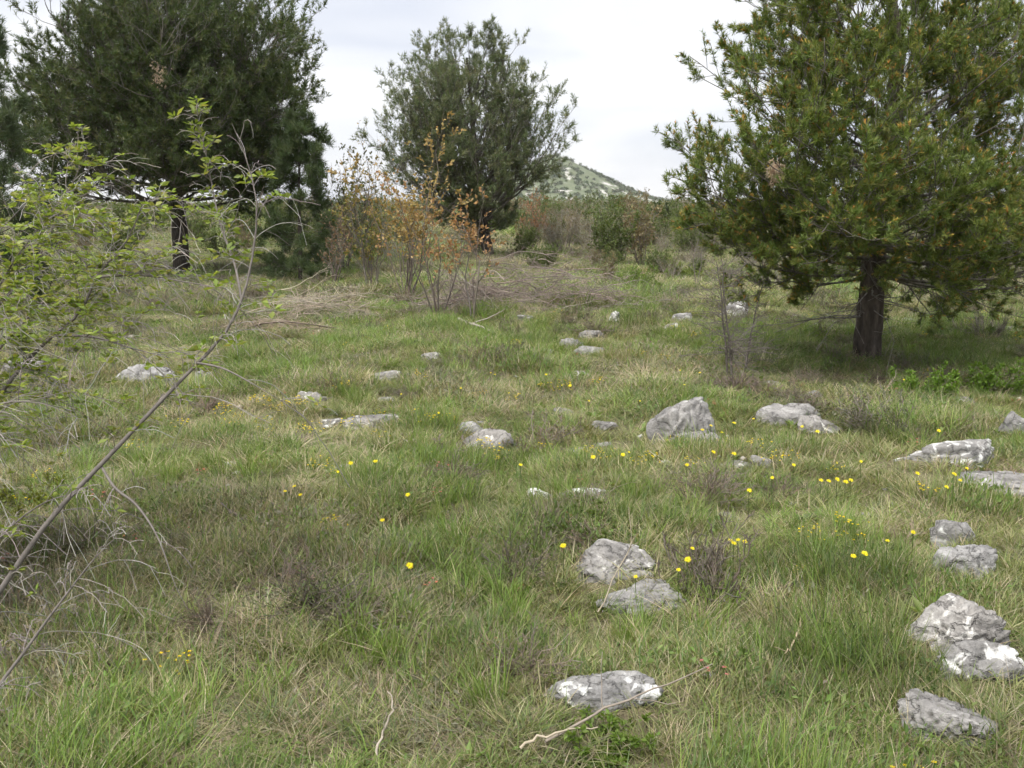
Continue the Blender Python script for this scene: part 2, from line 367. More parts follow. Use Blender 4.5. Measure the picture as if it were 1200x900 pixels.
def hill():
    c = at(652, 220, HD)
    X = np.linspace(c.x-230, c.x+230, 170); Y = np.linspace(HD-190, HD+190, 110); xx, yy = np.meshgrid(X, Y); zz = hill_h(xx, yy)
    n = len(X); i = np.arange(len(Y)-1)[:, None]*n + np.arange(n-1)[None, :]
    mb = MB(); mb.add(np.stack([xx, yy, zz], -1).reshape(-1, 3), quads=np.stack([i, i+1, i+n+1, i+n], -1).reshape(-1, 4))
    kind(obj('hill', mb.mesh('hill', M_HILL, True)), 'structure')
    rng = np.random.default_rng(4); m = 1500
    x = c.x + rng.uniform(-110, 110, m); y = HD + rng.uniform(-120, 20, m); z = hill_h(x, y)
    ok = (z > -4) & (fbm(x/14, y/14, 0, 77, 2) > .42); x, y, z = x[ok], y[ok], z[ok]; m = len(x); k = 46
    s = rng.uniform(.8, 1.9, m)
    c0 = np.stack([x, y, z+s*.5], -1); off = norm(rng.normal(0, 1, (m, k, 3)))*rng.uniform(.4, 1, (m, k, 1))*s[:, None, None]*np.array([1.2, 1.2, .85])
    p = (c0[:, None]+off).reshape(-1, 3)
    b = MB(); cols = np.repeat(palette(rng, m, [(.08, .11, .045), (.10, .125, .06), (.12, .13, .07)]), k, 0)
    tri = p[:, None, :] + rng.normal(0, .45, (m*k, 3, 3)); b.add(tri.reshape(-1, 3), tris=np.arange(3*m*k).reshape(-1, 3), col=np.repeat(cols, 3, 0))
    o = kind(obj('hillside_scrub', b.mesh('hillside_scrub', M_NEEDLE)), 'stuff'); tag(o, 'dark green scrub dotted over the far rocky hill', 'scrub')
hill()

# ------------------------------------------------------------------ rocks
ROCKS = []                                        # (x, y, rx, ry) footprints that keep grass away
def rock_mesh(seed, sub=4, flatness=0.35, rough=1.0, name='rock'):
    bm = bmesh.new(); bmesh.ops.create_icosphere(bm, subdivisions=sub, radius=1.0)
    me = bpy.data.meshes.new(name); bm.to_mesh(me); bm.free()
    n = len(me.vertices); V = np.empty(n*3, np.float32); me.vertices.foreach_get('co', V); D = V.reshape(-1, 3).astype(float)
    rng = np.random.default_rng(seed)
    pn = norm(rng.normal(0, 1, (11, 3))*np.array([1, 1, .8])); pc = rng.uniform(.5, 1.0, 11)
    pn = np.concatenate([pn, norm(np.array([[rng.normal(0, .18), rng.normal(-.1, .18), 1.0]]))]); pc = np.append(pc, 1-flatness)
    q = pc[None, :]/np.maximum(D@pn.T, 1e-3); q = np.minimum(q, 1.25)
    k = 26.0; r = -np.log(np.exp(-k*q).sum(1))/k + .06
    P = D*r[:, None]; o = rng.uniform(0, 50, 3)
    nz1 = fbm(P[:, 0]*1.8+o[0], P[:, 1]*1.8+o[1], P[:, 2]*1.8+o[2], seed, 3) - .5
    rid = np.abs(fbm(P[:, 0]*3+o[1], P[:, 1]*3+o[2], P[:, 2]*3+o[0], seed+5, 3)-.5)*2      # karst grooves
    stt = np.abs(((P[:, 2]*2.2 + P[:, 0]*rng.normal(0, .9) + P[:, 1]*rng.normal(0, .9) + 1.2*fbm(P[:, 0]*1.5+o[2], P[:, 1]*1.5, 0, seed+8, 2)) % 1.0)-.5)*2
    fin = fbm(P[:, 0]*9+o[0], P[:, 1]*9+o[2], P[:, 2]*9, seed+9, 2)-.5
    r2 = r + rough*(.20*nz1 - .15*np.exp(-(rid/.09)**2) - .035*np.exp(-(stt/.10)**2) + .09*fin + .05*(fbm(P[:, 0]*20+o[1], P[:, 1]*20, P[:, 2]*20, seed+11, 2)-.5))
    P = D*np.maximum(r2, .2)[:, None]
    ext = P.max(0)-P.min(0); P = (P-(P.max(0)+P.min(0))/2)/ext*2      # normalise to +-1 on each axis
    me.vertices.foreach_set('co', P.astype(np.float32).ravel()); me.polygons.foreach_set('use_smooth', np.ones(len(me.polygons), bool))
    me.update(); me.materials.append(M_ROCK); return me
def rock(bbox, label, lichen=.35, seed=1, deep=.62, rz=None, tilt=0.0, flatness=.35, sub=4, name='limestone_rock', cat='rock', hmin=.16, group=None, hk=.86):
    x0, y0, x1, y1 = bbox; cx = (x0+x1)/2
    p = gp(cx, y1); s = ppm(p); wd = (x1-x0)/s; ang = math.atan2(CAM_H-p.z, p.y)
    d = wd*deep; hh = ((y1-y0)/s - d*math.sin(ang))/math.cos(ang)
    if hh < hmin*wd: hh = hmin*wd; d = max(.35*wd, ((y1-y0)/s - hh*math.cos(ang))/math.sin(ang)); d = min(d, 1.2*wd)
    hh *= hk; cyy = p.y + d*.48; cxx = p.x*(cyy/p.y)*.5 + p.x*.5; g = float(gz(cxx, cyy))
    bury = .95*hh + .03; half = (hh+bury)/2
    o = obj(name, rock_mesh(seed, sub, flatness), None, (cxx, cyy, g+hh-half))
    o.scale = (wd/2*1.06, d/2*1.06, half); o.rotation_euler = (0, math.radians(tilt), random.Random(seed).uniform(-.2, .2) if rz is None else rz)
    o.color = (lichen, 0, 0, 1); tag(o, label, cat, group)
    ROCKS.append((cxx, cyy, wd/2*.97, d/2*.97)); return o
R = rock
R((757, 464, 838, 522), 'big pale grey boulder standing proud of the grass, rounded top', .40, 111, .75, rz=.1, flatness=.08, sub=5, hk=1.15, name='boulder', cat='boulder')
R((788, 498, 854, 526), 'grey shoulder stone leaning against the foot of the big pale boulder', .22, 12, .6)
R((890, 468, 962, 500), 'long low grey rock in grass between the big boulder and the twiggy grey bush', .3, 13, .6)
R((938, 482, 990, 508), 'small grey stone half sunk at the end of the long low rock', .5, 14, .6)
R((1046, 496, 1184, 548), 'broad low grey outcrop with a row of white lichen patches along its crest', .74, 15, .62, sub=5, flatness=.3, name='rock_outcrop', cat='outcrop')
R((1128, 545, 1250, 588), 'flat-topped grey slab with one white lichen spot at its corner', .42, 16, .7, sub=5, flatness=.5, name='rock_slab', cat='slab')
R((1165, 473, 1205, 512), 'grey stone behind the lichen-crested outcrop, among dry stalks', .4, 17, .7)
R((1086, 597, 1140, 645), 'narrow tilted rock with a white lichen streak above the rounded grey rock', .62, 18, .6, tilt=18)
R((1096, 627, 1172, 680), 'rounded grey rock just below the narrow tilted one', .4, 19, .7, sub=5)
R((1062, 690, 1180, 768), 'large pointed grey and white rock with a dark ledge across its face', .66, 21, .62, sub=5, flatness=.2, hk=1.0, name='boulder', cat='boulder')
R((1098, 735, 1215, 800), 'low rock with thick white lichen beside the large pointed rock', .70, 22, .55, sub=5)
R((1064, 798, 1166, 884), 'smooth brown-grey rock lying flush in the grass without white lichen', .06, 23, .9, sub=5, flatness=.5)
R((636, 783, 776, 836), 'low elongated rock crusted white with lichen, a dead stick leaning on it', .70, 24, .42, sub=5, tilt=-7, flatness=.3)
R((664, 622, 772, 684), 'wide grey rock with round white lichen spots beside dry bent stalks', .60, 25, .7, sub=5, tilt=8, flatness=.25, name='rock_outcrop', cat='outcrop')
R((698, 676, 806, 726), 'smooth brownish rock slab just below the wide spotted rock', .34, 26, .7, sub=5, flatness=.5, name='rock_slab', cat='slab')
R((618, 568, 652, 587), 'small bright white stone, the left one of two side by side', .95, 27, .7)
R((656, 566, 710, 587), 'broken white stone, the wider one of two side by side', .85, 28, .6)
R((553, 558, 590, 571), 'thin pale stone lying flat in the grass under the slanting rock', .75, 29, .7)
R((530, 500, 604, 532), 'slanting pale rock running up into the brown twiggy bush', .52, 30, .5, tilt=-20, flatness=.3)
R((524, 489, 572, 508), 'pinkish grey stone just above the slanting rock', .3, 31, .6)
R((494, 527, 524, 547), 'small grey stone at the lower end of the slanting rock', .3, 32, .7)
R((402, 479, 474, 504), 'pitted grey rock with dark hollows beside a patch of tiny yellow flowers', .55, 33, .6, sub=5)
R((374, 488, 406, 502), 'flat pale stone at the edge of the pitted grey rock', .7, 34, .7)
R((408, 432, 474, 447), 'long flat pale rock sunk level with the grass', .6, 35, .6, flatness=.5)
R((344, 456, 382, 470), 'low whitish stone in a gap of the turf', .7, 36, .6)
R((492, 411, 517, 421), 'little pale stone in bright green grass', .6, 37, .6)
R((654, 393, 690, 409), 'weathered grey rock, the nearer of a pair below the brush heap', .35, 38, .5)
R((678, 385, 708, 396), 'dark ridged rock behind the weathered grey one', .25, 39, .5)
R((672, 402, 718, 417), 'low mossy grey stone beside the weathered pair', .2, 40, .6)
R((662, 432, 694, 447), 'low pale rock behind the yellow flowers', .6, 41, .6)
R((711, 361, 727, 383), 'white stone standing upright at the edge of the brush heap', .9, 42, .7, flatness=.05)
R((777, 376, 796, 387), 'small whitish stone, nearer of two stones beside the bare saplings', .7, 43, .6)
R((788, 365, 814, 378), 'rounded grey-white stone, farther of two stones beside the bare saplings', .5, 44, .6)
R((845, 349, 878, 372), 'pale rock behind the thin bare saplings', .75, 45, .6, tilt=14)
R((644, 474, 672, 490), 'grey stone on the far side of the brown twiggy bush', .4, 46, .5)
R((690, 492, 724, 504), 'flat grey stone between the brown bush and the big boulder', .45, 47, .6)
R((667, 521, 688, 535), 'small pointed dark grey stone right of the brown bush', .2, 48, .7, flatness=.05)
R((770, 535, 790, 544), 'tiny white stone in front of the big boulder', .8, 49, .7)
R((880, 532, 914, 550), 'small rounded grey stone among yellow flowers in front of the boulder', .4, 50, .7)
R((838, 538, 884, 551), 'low crumbling pale stone next to the small rounded grey one', .5, 51, .6)
R((1069, 459, 1094, 471), 'pale stone behind the grey twiggy bush', .7, 52, .6)
R((1118, 461, 1148, 477), 'spotted grey stone under the bright green shoots', .6, 53, .6)
R((936, 456, 970, 466), 'brownish flat stone in front of the pine trunk', .2, 54, .6)
R((130, 420, 216, 447), 'low pale rock behind the leafy foreground shrub', .55, 55, .5)
R((228, 430, 258, 442), 'small pale stone beside the low rock behind the leaning sapling', .5, 56, .6)
R((-10, 410, 66, 440), 'grey rock with a white spot seen through the shrub branches', .45, 57, .5)
R((1010, 596, 1038, 611), 'pale stone in dry grass left of the narrow tilted rock', .5, 58, .6)
R((838, 598, 858, 606), 'tiny whitish stone in the open turf', .7, 59, .7)
R((1166, 381, 1194, 391), 'white stone in the shaded grass beyond the pine', .8, 60, .6)
R((1056, 371, 1080, 381), 'greyish stone just behind the near pine trunk', .5, 61, .6)
R((606, 368, 628, 378), 'grey stone at the foot of the brush heap', .3, 62, .6)
R((395, 540, 420, 552), 'small grey stone near two yellow flowers', .4, 63, .7)
R((612, 320, 626, 328), 'tiny pale stone in the distant grass by the far pine', .7, 64, .7)

for i, (x, y, w_) in enumerate([(600, 456, 20), (562, 497, 18), (706, 522, 22), (758, 562, 20), (874, 522, 24), (932, 592, 22), (522, 604, 22), (452, 470, 22), (822, 418, 18), (752, 406, 20), (640, 414, 20), (722, 432, 18), (905, 452, 22), (482, 442, 18), (300, 502, 26), (272, 546, 22), (1150, 612, 20), (1002, 524, 24), (562, 441, 18), (860, 612, 26), (790, 585, 18), (350, 604, 20), (1045, 575, 22), (915, 655, 26)]):
    R((x-w_/2, y-w_*.32, x+w_/2, y), 'small pale limestone stone half hidden in the turf', .45, 700+i, .7, sub=3, name='small_stone', cat='stone', group='small stones scattered through the turf')
# ------------------------------------------------------------------ pines
def pine_parts(root, mbt, mbw, mbn, cones=None):
    obj('trunk', mbt.mesh('trunk', M_BARK, True), root); obj('branches', mbw.mesh('branches', M_BARK, True), root)
    o2 = kind(obj('crown', mbn.mesh('crown', M_NEEDLE), root), 'stuff')
    if cones is not None and cones.n: kind(obj('pollen_cones', cones.mesh('pollen_cones', M_CONE), o2), 'stuff')
def boughs(mbw, mbn, starts, tips, rng, rbase, dens, nn, nlen, wid, pal, wts, sag=.12, lobe=.42, barec=(.16, .145, .125), cones=None, conep=0.0, slen=.12, fill=1.0, conecol=((.40, .21, .06),), inner=.38, k3=5):
    """every bough: a limb from trunk to tip with side branches, twigs and needle shoots"""
    n = 9; m = len(starts); t = np.linspace(0, 1, n)[None, :, None]
    v = tips-starts; Ls = np.linalg.norm(v, axis=1)
    P = starts[:, None]+v[:, None]*t; P[:, :, 2] -= (sag*Ls)[:, None]*np.sin(np.pi*t[:, :, 0])*np.ones((m, 1))
    wv = np.cumsum(rng.normal(0, 1, (m, n, 3)), 1); wv -= wv[:, :1]; P += wv*.035*Ls[:, None, None]/3*t
    R_ = (rbase*np.sqrt(Ls/2.2))[:, None]*np.linspace(1, .16, n)[None, :]
    tubes(mbw, P, R_, 5, barec)
    c2 = np.maximum(4, (Ls*7*dens)).astype(int); mP, mR = [], []
    for i in range(m):
        C, r_, _, _ = kids(P[i:i+1], R_[i:i+1], c2[i], (inner, 1.0), (25, 66), (lobe*.75, lobe*1.25), 6, rng, (0, 0, .16), .07, .45, .10, .5, .35)
        mP.append(C); mR.append(r_)
    P2 = np.concatenate(mP); R2 = np.maximum(np.concatenate(mR), .004); tubes(mbw, P2, R2, 4, barec)
    P3, R3, _, _ = kids(P2, R2, max(3, int(5*fill)), (.35, 1.0), (20, 60), (.28, .55), 3, rng, (0, 0, .22), .08, .3, .2, .6, .2)
    tubes(mbw, P3, np.maximum(R3, .003), 3, barec)
    idx = np.repeat(np.arange(len(P3)), k3); s = rng.uniform(.35, 1.0, len(idx)); pos, d = samp(P3, idx, s)
    d = norm(d + rng.normal(0, .45, d.shape) + np.array([0, 0, .28]))
    cols = palette(rng, len(pos), pal, wts, .18)
    needles(mbn, pos, d, slen, nn, nlen, wid, cols, rng)
    if cones is not None:
        ok = (rng.random(len(pos)) < conep*sstep(.40, .58, fbm(pos[:, 0]*2.2, pos[:, 1]*2.2, pos[:, 2]*2.2, 3, 2))) & (s > .5)
        p0 = pos[ok] + d[ok]*slen*.7; needles(cones, p0, d[ok], .025, 8, .034, .0100, palette(rng, len(p0), conecol, None, .25), rng, (15, 60))
    return len(pos)
def trunk_tube(mb, pts, rad, k=10, flare=1.25, col=(.10, .085, .07), rng=None):
    P = np.array(pts, float); n = 70; k = max(k, 22)
    t = np.linspace(0, 1, n); f = t*(len(P)-1); i = np.minimum(f.astype(int), len(P)-2); q = P[i]*(1-(f-i))[:, None]+P[i+1]*(f-i)[:, None]
    R_ = rad*(1-.82*t**1.05); R_[0] *= flare*1.15; R_[1] *= flare**.35
    T = norm(np.gradient(q, axis=0)); X = norm(np.cross(T, np.array([0, 1.0, 0]))); Y = np.cross(T, X); a_ = np.arange(k)*2*np.pi/k
    ca, sa = np.cos(a_)[None, :], np.sin(a_)[None, :]; zz = q[:, 2][:, None]
    f_ = fbm(ca*3.2+11+0*zz, sa*3.2+0*zz, zz*2.2, 19, 3); rr = R_[:, None]*(1 + .30*(f_-.5) - .16*np.exp(-((f_-.5)/.05)**2))
    V = q[:, None]+rr[:, :, None]*(X[:, None]*ca[:, :, None]+Y[:, None]*sa[:, :, None]); i = (np.arange(n-1)*k)[:, None]; j = np.arange(k)[None]; j2 = (j+1) % k
    cc = np.asarray(col)*(np.clip(.55+1.1*(f_-.35), .45, 1.4))[..., None]
    mb.add(V.reshape(-1, 3), quads=np.stack([i+j, i+j2, i+k+j2, i+k+j], -1).reshape(-1, 4), col=cc.reshape(-1, 3)); return q, R_

def free_pine(root_loc, H, profile, z0, seed, nb, trunk, rad, name, label, pal, wts, dens, nn, nlen, wid, elev=(8, 62), fill=1.0, lobe=.42, slen=.2, sag=.1, conep=0.0, k3=4, inner=.38):
    """profile: list of (relative height, radius left, radius right) read off the outline; round between"""
    rng = np.random.default_rng(seed); root = thing(name, label, 'pine tree', root_loc)
    mbt, mbw, mbn = MB(), MB(), MB(); cones = MB() if conep > 0 else None
    q, R_ = trunk_tube(mbt, trunk, rad, rng=rng)
    pr = np.array(profile); zt = rng.beta(1.05, 1.1, nb)*(1-.0); zt = np.sort(zt); az = np.arange(nb)*2.39996 + rng.normal(0, .35, nb)
    lf = np.interp(zt, pr[:, 0], pr[:, 1]); rt = np.interp(zt, pr[:, 0], pr[:, 2])
    ca = np.cos(az); rad_ = np.where(ca > 0, rt*ca**2 + (lf+rt)/2*(1-ca**2), lf*ca**2 + (lf+rt)/2*(1-ca**2))
    rad_ *= rng.uniform(.62, 1.04, nb)
    tipz = z0 + zt*(H-z0)
    el = np.radians(np.interp(zt, [0, 1], elev)+rng.normal(0, 5, nb))
    sz = np.clip(tipz - np.tan(el)*rad_, .12*H, .93*q[-1, 2])
    ax = np.stack([np.interp(sz, q[:, 2], q[:, 0]), np.interp(sz, q[:, 2], q[:, 1]), sz], -1)
    axt = np.stack([np.interp(tipz, q[:, 2], q[:, 0]), np.interp(tipz, q[:, 2], q[:, 1])], -1)
    tips = np.stack([axt[:, 0]+rad_*np.cos(az), axt[:, 1]+rad_*np.sin(az), tipz], -1)
    k = boughs(mbw, mbn, ax, tips, rng, rad*.22, dens, nn, nlen, wid, pal, wts, sag=sag, lobe=lobe, fill=fill, slen=slen, cones=cones, conep=conep, k3=k3, inner=inner)
    pine_parts(root, mbt, mbw, mbn, cones); return root
PAL_D = [(.068, .098, .036), (.086, .118, .043), (.115, .14, .052), (.155, .165, .07)]
PAL_M = [(.115, .148, .072), (.14, .17, .085), (.175, .195, .10), (.215, .22, .125)]
PAL_R = [(.11, .158, .038), (.15, .20, .048), (.20, .235, .06), (.265, .265, .08)]

def near_pine():
    base = gp(1016, 421); root = thing('pine_tree', 'near pine with rough dark trunk, low spreading boughs and rusty orange shoot tips', 'pine tree', base)
    rng = np.random.default_rng(21); mbt, mbw, mbn, cones = MB(), MB(), MB(), MB(); D = base.y
    def loc(px, py, dy): return np.array(at(px, py, D+dy)-base)
    tr = [(0, 0, -.08), loc(1018, 380, 0), loc(1022, 320, .02), loc(1030, 250, .05), loc(1048, 150, .1), loc(1052, 60, .1), loc(1040, -40, .1), loc(1045, -120, .1)]
    q, R_ = trunk_tube(mbt, tr, .15, 30, 1.15, (.12, .098, .08))
    # (tip px, tip py, depth offset, start py)
    T = [(786, 204, -.4, 300), (778, 214, -.7, 300), (800, 232, -.9, 305), (822, 262, -.5, 312), (845, 300, -.8, 318), (872, 322, -.2, 322), (868, 208, -1.2, 285),
         (915, 196, -1.5, 280), (955, 168, -1.6, 270), (990, 190, -1.7, 270), (1000, 250, -1.7, 290), (950, 260, -1.8, 300),
         (800, 100, .2, 225), (840, 75, .3, 200), (866, 40, -.3, 150), (880, 6, .1, 120), (905, 80, -1.0, 180), (930, 120, -1.1, 215),
         (900, 40, .9, 140), (945, 20, -1.2, 120), (985, 90, -1.5, 190), (940, 90, 1.2, 180), (915, -30, -.4, 70), (960, -40, .8, 60), (1000, 10, -1.1, 90), (1010, -60, -.5, 30), (1070, -90, .3, -20),
         (1060, 30, -1.0, 110), (1090, -10, -.8, 60), (1130, -20, .3, 60), (1170, 10, -.6, 90), (1200, 40, .4, 120), (1190, 60, -1.0, 150),
         (1215, 120, -.9, 190), (1230, 175, .2, 240), (1200, 200, -1.2, 250), (1160, 215, -1.4, 262), (1110, 225, -1.6, 275), (1190, 255, -1.4, 290),
         (1225, 300, -1.2, 300), (1180, 320, -.9, 318), (1240, 260, .5, 290), (1150, 285, -1.6, 300), (1090, 270, -1.6, 290), (1060, 200, -1.7, 260),
         (1230, 330, .3, 318), (1130, 325, .6, 318), (960, 210, 1.6, 290), (1040, 240, 1.9, 290), (1120, 330, 1.6, 300), (880, 250, 1.1, 300), (1170, 60, 1.3, 150), (1060, 60, 1.5, 150),
         (1210, 215, 1.3, 280),
         (1260, 150, -.2, 230), (1280, 230, .3, 290), (1285, 300, -.3, 312), (1270, 60, .2, 160), (1030, -120, .2, -60), (1000, -100, -.5, -30), (1100, -100, .4, -20),
         (1105, 50, -.9, 120), (1135, 105, 1.1, 190), (1150, 60, .9, 150), (1195, 100, -.2, 180), (1220, 75, -.5, 150), (1130, 190, 1.3, 250), (1085, 110, 1.4, 190), (1150, 20, 1.2, 120), (1090, 20, .9, 100)]
    st, tp = [], []
    for (x, y, dy, sy) in T:
        if x < 1016: x = 1016-(1016-x)*.80
        k = int(np.argmin(np.abs(q[:, 2]-loc(1016, sy, 0)[2]))); st.append(q[k]); tp.append(loc(x, y, dy))
    boughs(mbw, mbn, np.array(st), np.array(tp), rng, .022, 1.22, 14, .056, .0072, PAL_R, (3, 3, 2.4, .9), sag=.07, lobe=.44, cones=cones, conep=.34, slen=.055, fill=1.0, inner=.27, k3=8,
           conecol=((.44, .25, .07), (.42, .31, .08), (.34, .20, .07)))
    # dead bare lower twigs and stubs
    a_ = rng.uniform(0, 2*np.pi, 46); sz = rng.uniform(.35, 2.0, 46); s0 = np.stack([np.interp(sz, q[:, 2], q[:, 0]), np.interp(sz, q[:, 2], q[:, 1]), sz], -1)
    d = norm(np.stack([np.cos(a_), np.sin(a_), rng.uniform(-.35, .3, 46)], -1)); P = curve(s0, d, rng.uniform(.15, 1.3, 46), 6, rng, (0, 0, -.1), .1)
    Rr = np.linspace(1, .25, 6)[None]*rng.uniform(.004, .011, 46)[:, None]; tubes(mbw, P, Rr, 4, (.21, .195, .175))
    P2, R2, _, _ = kids(P, Rr, 6, (.3, 1), (20, 60), (.2, .5), 4, rng, (0, 0, -.05), .1); tubes(mbw, P2, np.maximum(R2, .002), 3, (.23, .21, .19))
    pine_parts(root, mbt, mbw, mbn, cones)
near_pine()
b = gp(213, 322)
free_pine(b, 6.3, [(0, 2.3, 2.5), (.12, 2.9, 2.8), (.35, 3.05, 2.9), (.55, 2.9, 3.15), (.72, 2.4, 2.9), (.86, 1.7, 2.2), (1, .8, 1.1)], 1.75, 31, 108,
          [(0, 0, -.1), (.02, 0, 1.0), (.0, 0, 2.2), (.1, .1, 3.8), (.05, 0, 5.6)], .2, 'pine_tree', 'broad dense dark green pine with a dome crown and bare dark trunk', PAL_D, (4, 3, 2, 1), .80, 10, .105, .0165, (2, 60), 1.0, .46, .09, sag=.07, k3=5)
b = gp(573, 302)
free_pine(b, 6.2, [(0, 1.1, .8), (.15, 1.5, 1.1), (.3, 2.4, 1.8), (.42, 3.0, 2.5), (.6, 2.3, 2.45), (.75, 1.9, 1.9), (.9, 1.2, 1.2), (1, .5, .6)], .95, 32, 82,
          [(.02, 0, -.1), (-.15, 0, .8), (-.3, 0, 1.8), (-.4, .1, 3.2), (-.6, 0, 5.6)], .19, 'pine_tree', 'solitary open-crowned pine on a leaning trunk in front of the far hill', PAL_M, (3, 3, 3, 1.5), .64, 10, .12, .0155, (16, 74), 1.0, .36, .13, sag=.11)
b = gp(352, 333)
free_pine(b, 3.3, [(0, .85, .85), (.25, .8, .8), (.5, .65, .7), (.75, .5, .65), (.92, .35, .45), (1, .1, .25)], .15, 33, 56,
          [(0, 0, -.1), (.03, 0, 1.0), (.05, 0, 2.0), (.1, 0, 3.0)], .05, 'pine_tree', 'slender young pine with drooping dark foliage beside the broad dark pine', [(.08, .115, .05), (.10, .135, .06), (.125, .15, .07)], (3, 3, 1), .9, 11, .12, .011, (-12, 45), 1.0, .38, .13)
b = gp(-12, 372)
free_pine(b, 4.7, [(0, 1.1, .85), (.2, 1.1, .9), (.5, .9, .7), (.75, .65, .5), (.9, .4, .3), (1, .15, .15)], .3, 34, 50,
          [(0, 0, -.1), (.03, 0, 1.5), (.0, 0, 3.0), (.1, 0, 5.0)], .09, 'pine_tree', 'tall blue-green young pine standing behind the leafy thorn shrub', [(.08, .112, .058), (.10, .13, .068), (.13, .155, .085)], (3, 3, 1), .9, 12, .11, .010, (10, 60), 1.0, .38, .12)

def pale_clump(p, w_, h, seed, label):
    rng = np.random.default_rng(seed); m = 90; o = rng.normal(0, .38, (m, 3))*np.array([w_, w_, h]); mb = MB()
    needles(mb, o, norm(o*np.array([1, 1, .4])+np.array([0, 0, -.5*h])), .03, 9, .04, .006, palette(rng, m, [(.50, .40, .30), (.42, .33, .24)], None, .15), rng)
    tag(obj('silk_nest', mb.mesh('silk_nest', M_STRAW), None, p), label, 'nest')
pale_clump(at(909, 197, gp(1016, 421).y-1.35), .07, .14, 1, 'pale tan silky clump hanging in a bough of the near pine')
pale_clump(at(187, 86, gp(213, 322).y-2.9), .16, .3, 2, 'pale tan silky clump high in the broad dark pine')
# ------------------------------------------------------------------ shrubs and saplings
GREY = (.26, .235, .21)
def shrub_mesh(seed, h, spread, stems, twigs=6, twigs2=4, r0=.012, col=GREY, up=.35, wob=.12, lean=(15, 50), n3=True):
    rng = np.random.default_rng(seed); mb = MB()
    a_ = rng.uniform(0, 2*np.pi, stems); th = np.radians(rng.uniform(*lean, stems))
    s0 = np.stack([np.cos(a_)*.08*spread*rng.random(stems), np.sin(a_)*.08*spread*rng.random(stems), np.full(stems, -.04)], -1)
    d = np.stack([np.cos(a_)*np.sin(th)*spread/h*1.2, np.sin(a_)*np.sin(th)*spread/h*1.2, np.cos(th)], -1)
    P = curve(s0, norm(d), h*rng.uniform(.6, 1.08, stems), 8, rng, (0, 0, .1), wob)
    R_ = r0*np.linspace(1, .25, 8)[None]*rng.uniform(.6, 1.1, stems)[:, None]
    cc = lambda m: palette(rng, m, [col], None, .2)
    tubes(mb, P, R_, 5, cc(len(P)))
    P2, R2, _, _ = kids(P, R_, twigs, (.2, 1), (20, 60), (.22, .5), 5, rng, (0, 0, up*.5), wob, .5, up*.6, .55); R2 = np.maximum(R2, .0022); tubes(mb, P2, R2, 3, cc(len(P2)))
    out = P2
    if n3:
        P3, R3, _, _ = kids(P2, R2, twigs2, (.2, 1), (20, 65), (.3, .6), 3, rng, (0, 0, up*.4), wob, .4, up*.3, .6); tubes(mb, P3, np.maximum(R3, .0018), 3, cc(len(P3)))
        out = P3
    return mb, out, P2, rng
def leafy(P, rng, k, size, pal, wts=None, srange=(.3, 1), ratio=.55, droop=.15, keep=None, tint=None):
    idx = np.repeat(np.arange(len(P)), k); s = rng.uniform(*srange, len(idx)); pos, d = samp(P, idx, s)
    if keep is not None: q = keep(pos); pos, d = pos[q], d[q]
    d = norm(d + rng.normal(0, .7, d.shape)); mb = MB()
    cols = palette(rng, len(pos), pal, wts, .2)
    if tint is not None: cols = tint(pos, cols, rng)
    leaves(mb, pos, d, size*rng.uniform(.6, 1.2, len(pos)), cols, rng, ratio, droop=droop); return mb
def shrub(name, label, cat, loc, mbw, mbl=None, lm=None, group=None, rz=0.0, leafname='foliage'):
    root = thing(name, label, cat, loc, rz, group)
    obj('branches', mbw.mesh('branches', M_TWIG, True), root)
    if mbl is not None and mbl.n: kind(obj(leafname, mbl.mesh(leafname, lm or M_LEAF), root), 'stuff')
    return root

OCHRE = [(.40, .30, .12), (.44, .34, .14), (.36, .28, .12)]
RUST = [(.40, .25, .12), (.44, .30, .15), (.36, .22, .11)]
# yellow and rust young oaks in front of the far pine
def oak(px, py, h, spread, stems, seed, label, pal, size=.05, k=4, tint=None, keep=None, lean=(8, 32)):
    mb, P3, P2, rng = shrub_mesh(seed, h, spread, stems, 7, 4, .014, (.17, .145, .125), .35, .12, lean)
    ml = leafy(P3, rng, k, size, pal, None, (.4, 1), .6, .1, keep, tint)
    return shrub('oak_sapling', label, 'sapling', gp(px, py), mb, ml, M_DRYLEAF, 'young oaks leafing out')
hi = lambda z: (lambda p: p[:, 2] > z*np.random.default_rng(1).uniform(.7, 1.1, len(p)))
oak(478, 350, 2.1, 1.3, 11, 51, 'tall clump of young oak stems with ochre yellow leaves in its crown', OCHRE, .065, 8, None, hi(.95))
oak(516, 372, 1.55, .8, 6, 52, 'young oak with rust orange leaves beside the taller ochre clump', RUST, .06, 4, None, hi(.8))
oak(553, 376, 1.45, .4, 3, 53, 'slim oak sapling with pale rust leaves standing before the far pine trunk', RUST, .06, 5, None, hi(.75), (4, 16))
oak(436, 340, 1.7, .9, 9, 54, 'yellow-green leafed oak shrub beside the drooping young pine', [(.25, .24, .07), (.18, .21, .06), (.33, .26, .09)], .07, 5, None, hi(.6))
oak(628, 290, 1.7, .9, 9, 55, 'small rusty red oak bush between the far pine and the hill', [(.36, .20, .11), (.30, .17, .10)], .07, 5, None, hi(.6))
oak(405, 318, 2.2, 1.1, 12, 56, 'grey-green leafed bush rising behind the drooping young pine', [(.11, .14, .075), (.15, .17, .09), (.2, .19, .09)], .075, 7, None, hi(.5))
oak(432, 322, 2.2, .7, 6, 57, 'nearly bare oak with few yellow leaves reaching against the sky', OCHRE, .06, 2, None, hi(1.2), (5, 20))
oak(392, 335, 1.25, .7, 8, 58, 'reddish brown twiggy bush at the edge of the drooping young pine', [(.27, .19, .12), (.23, .17, .11)], .05, 3, None, hi(.5))

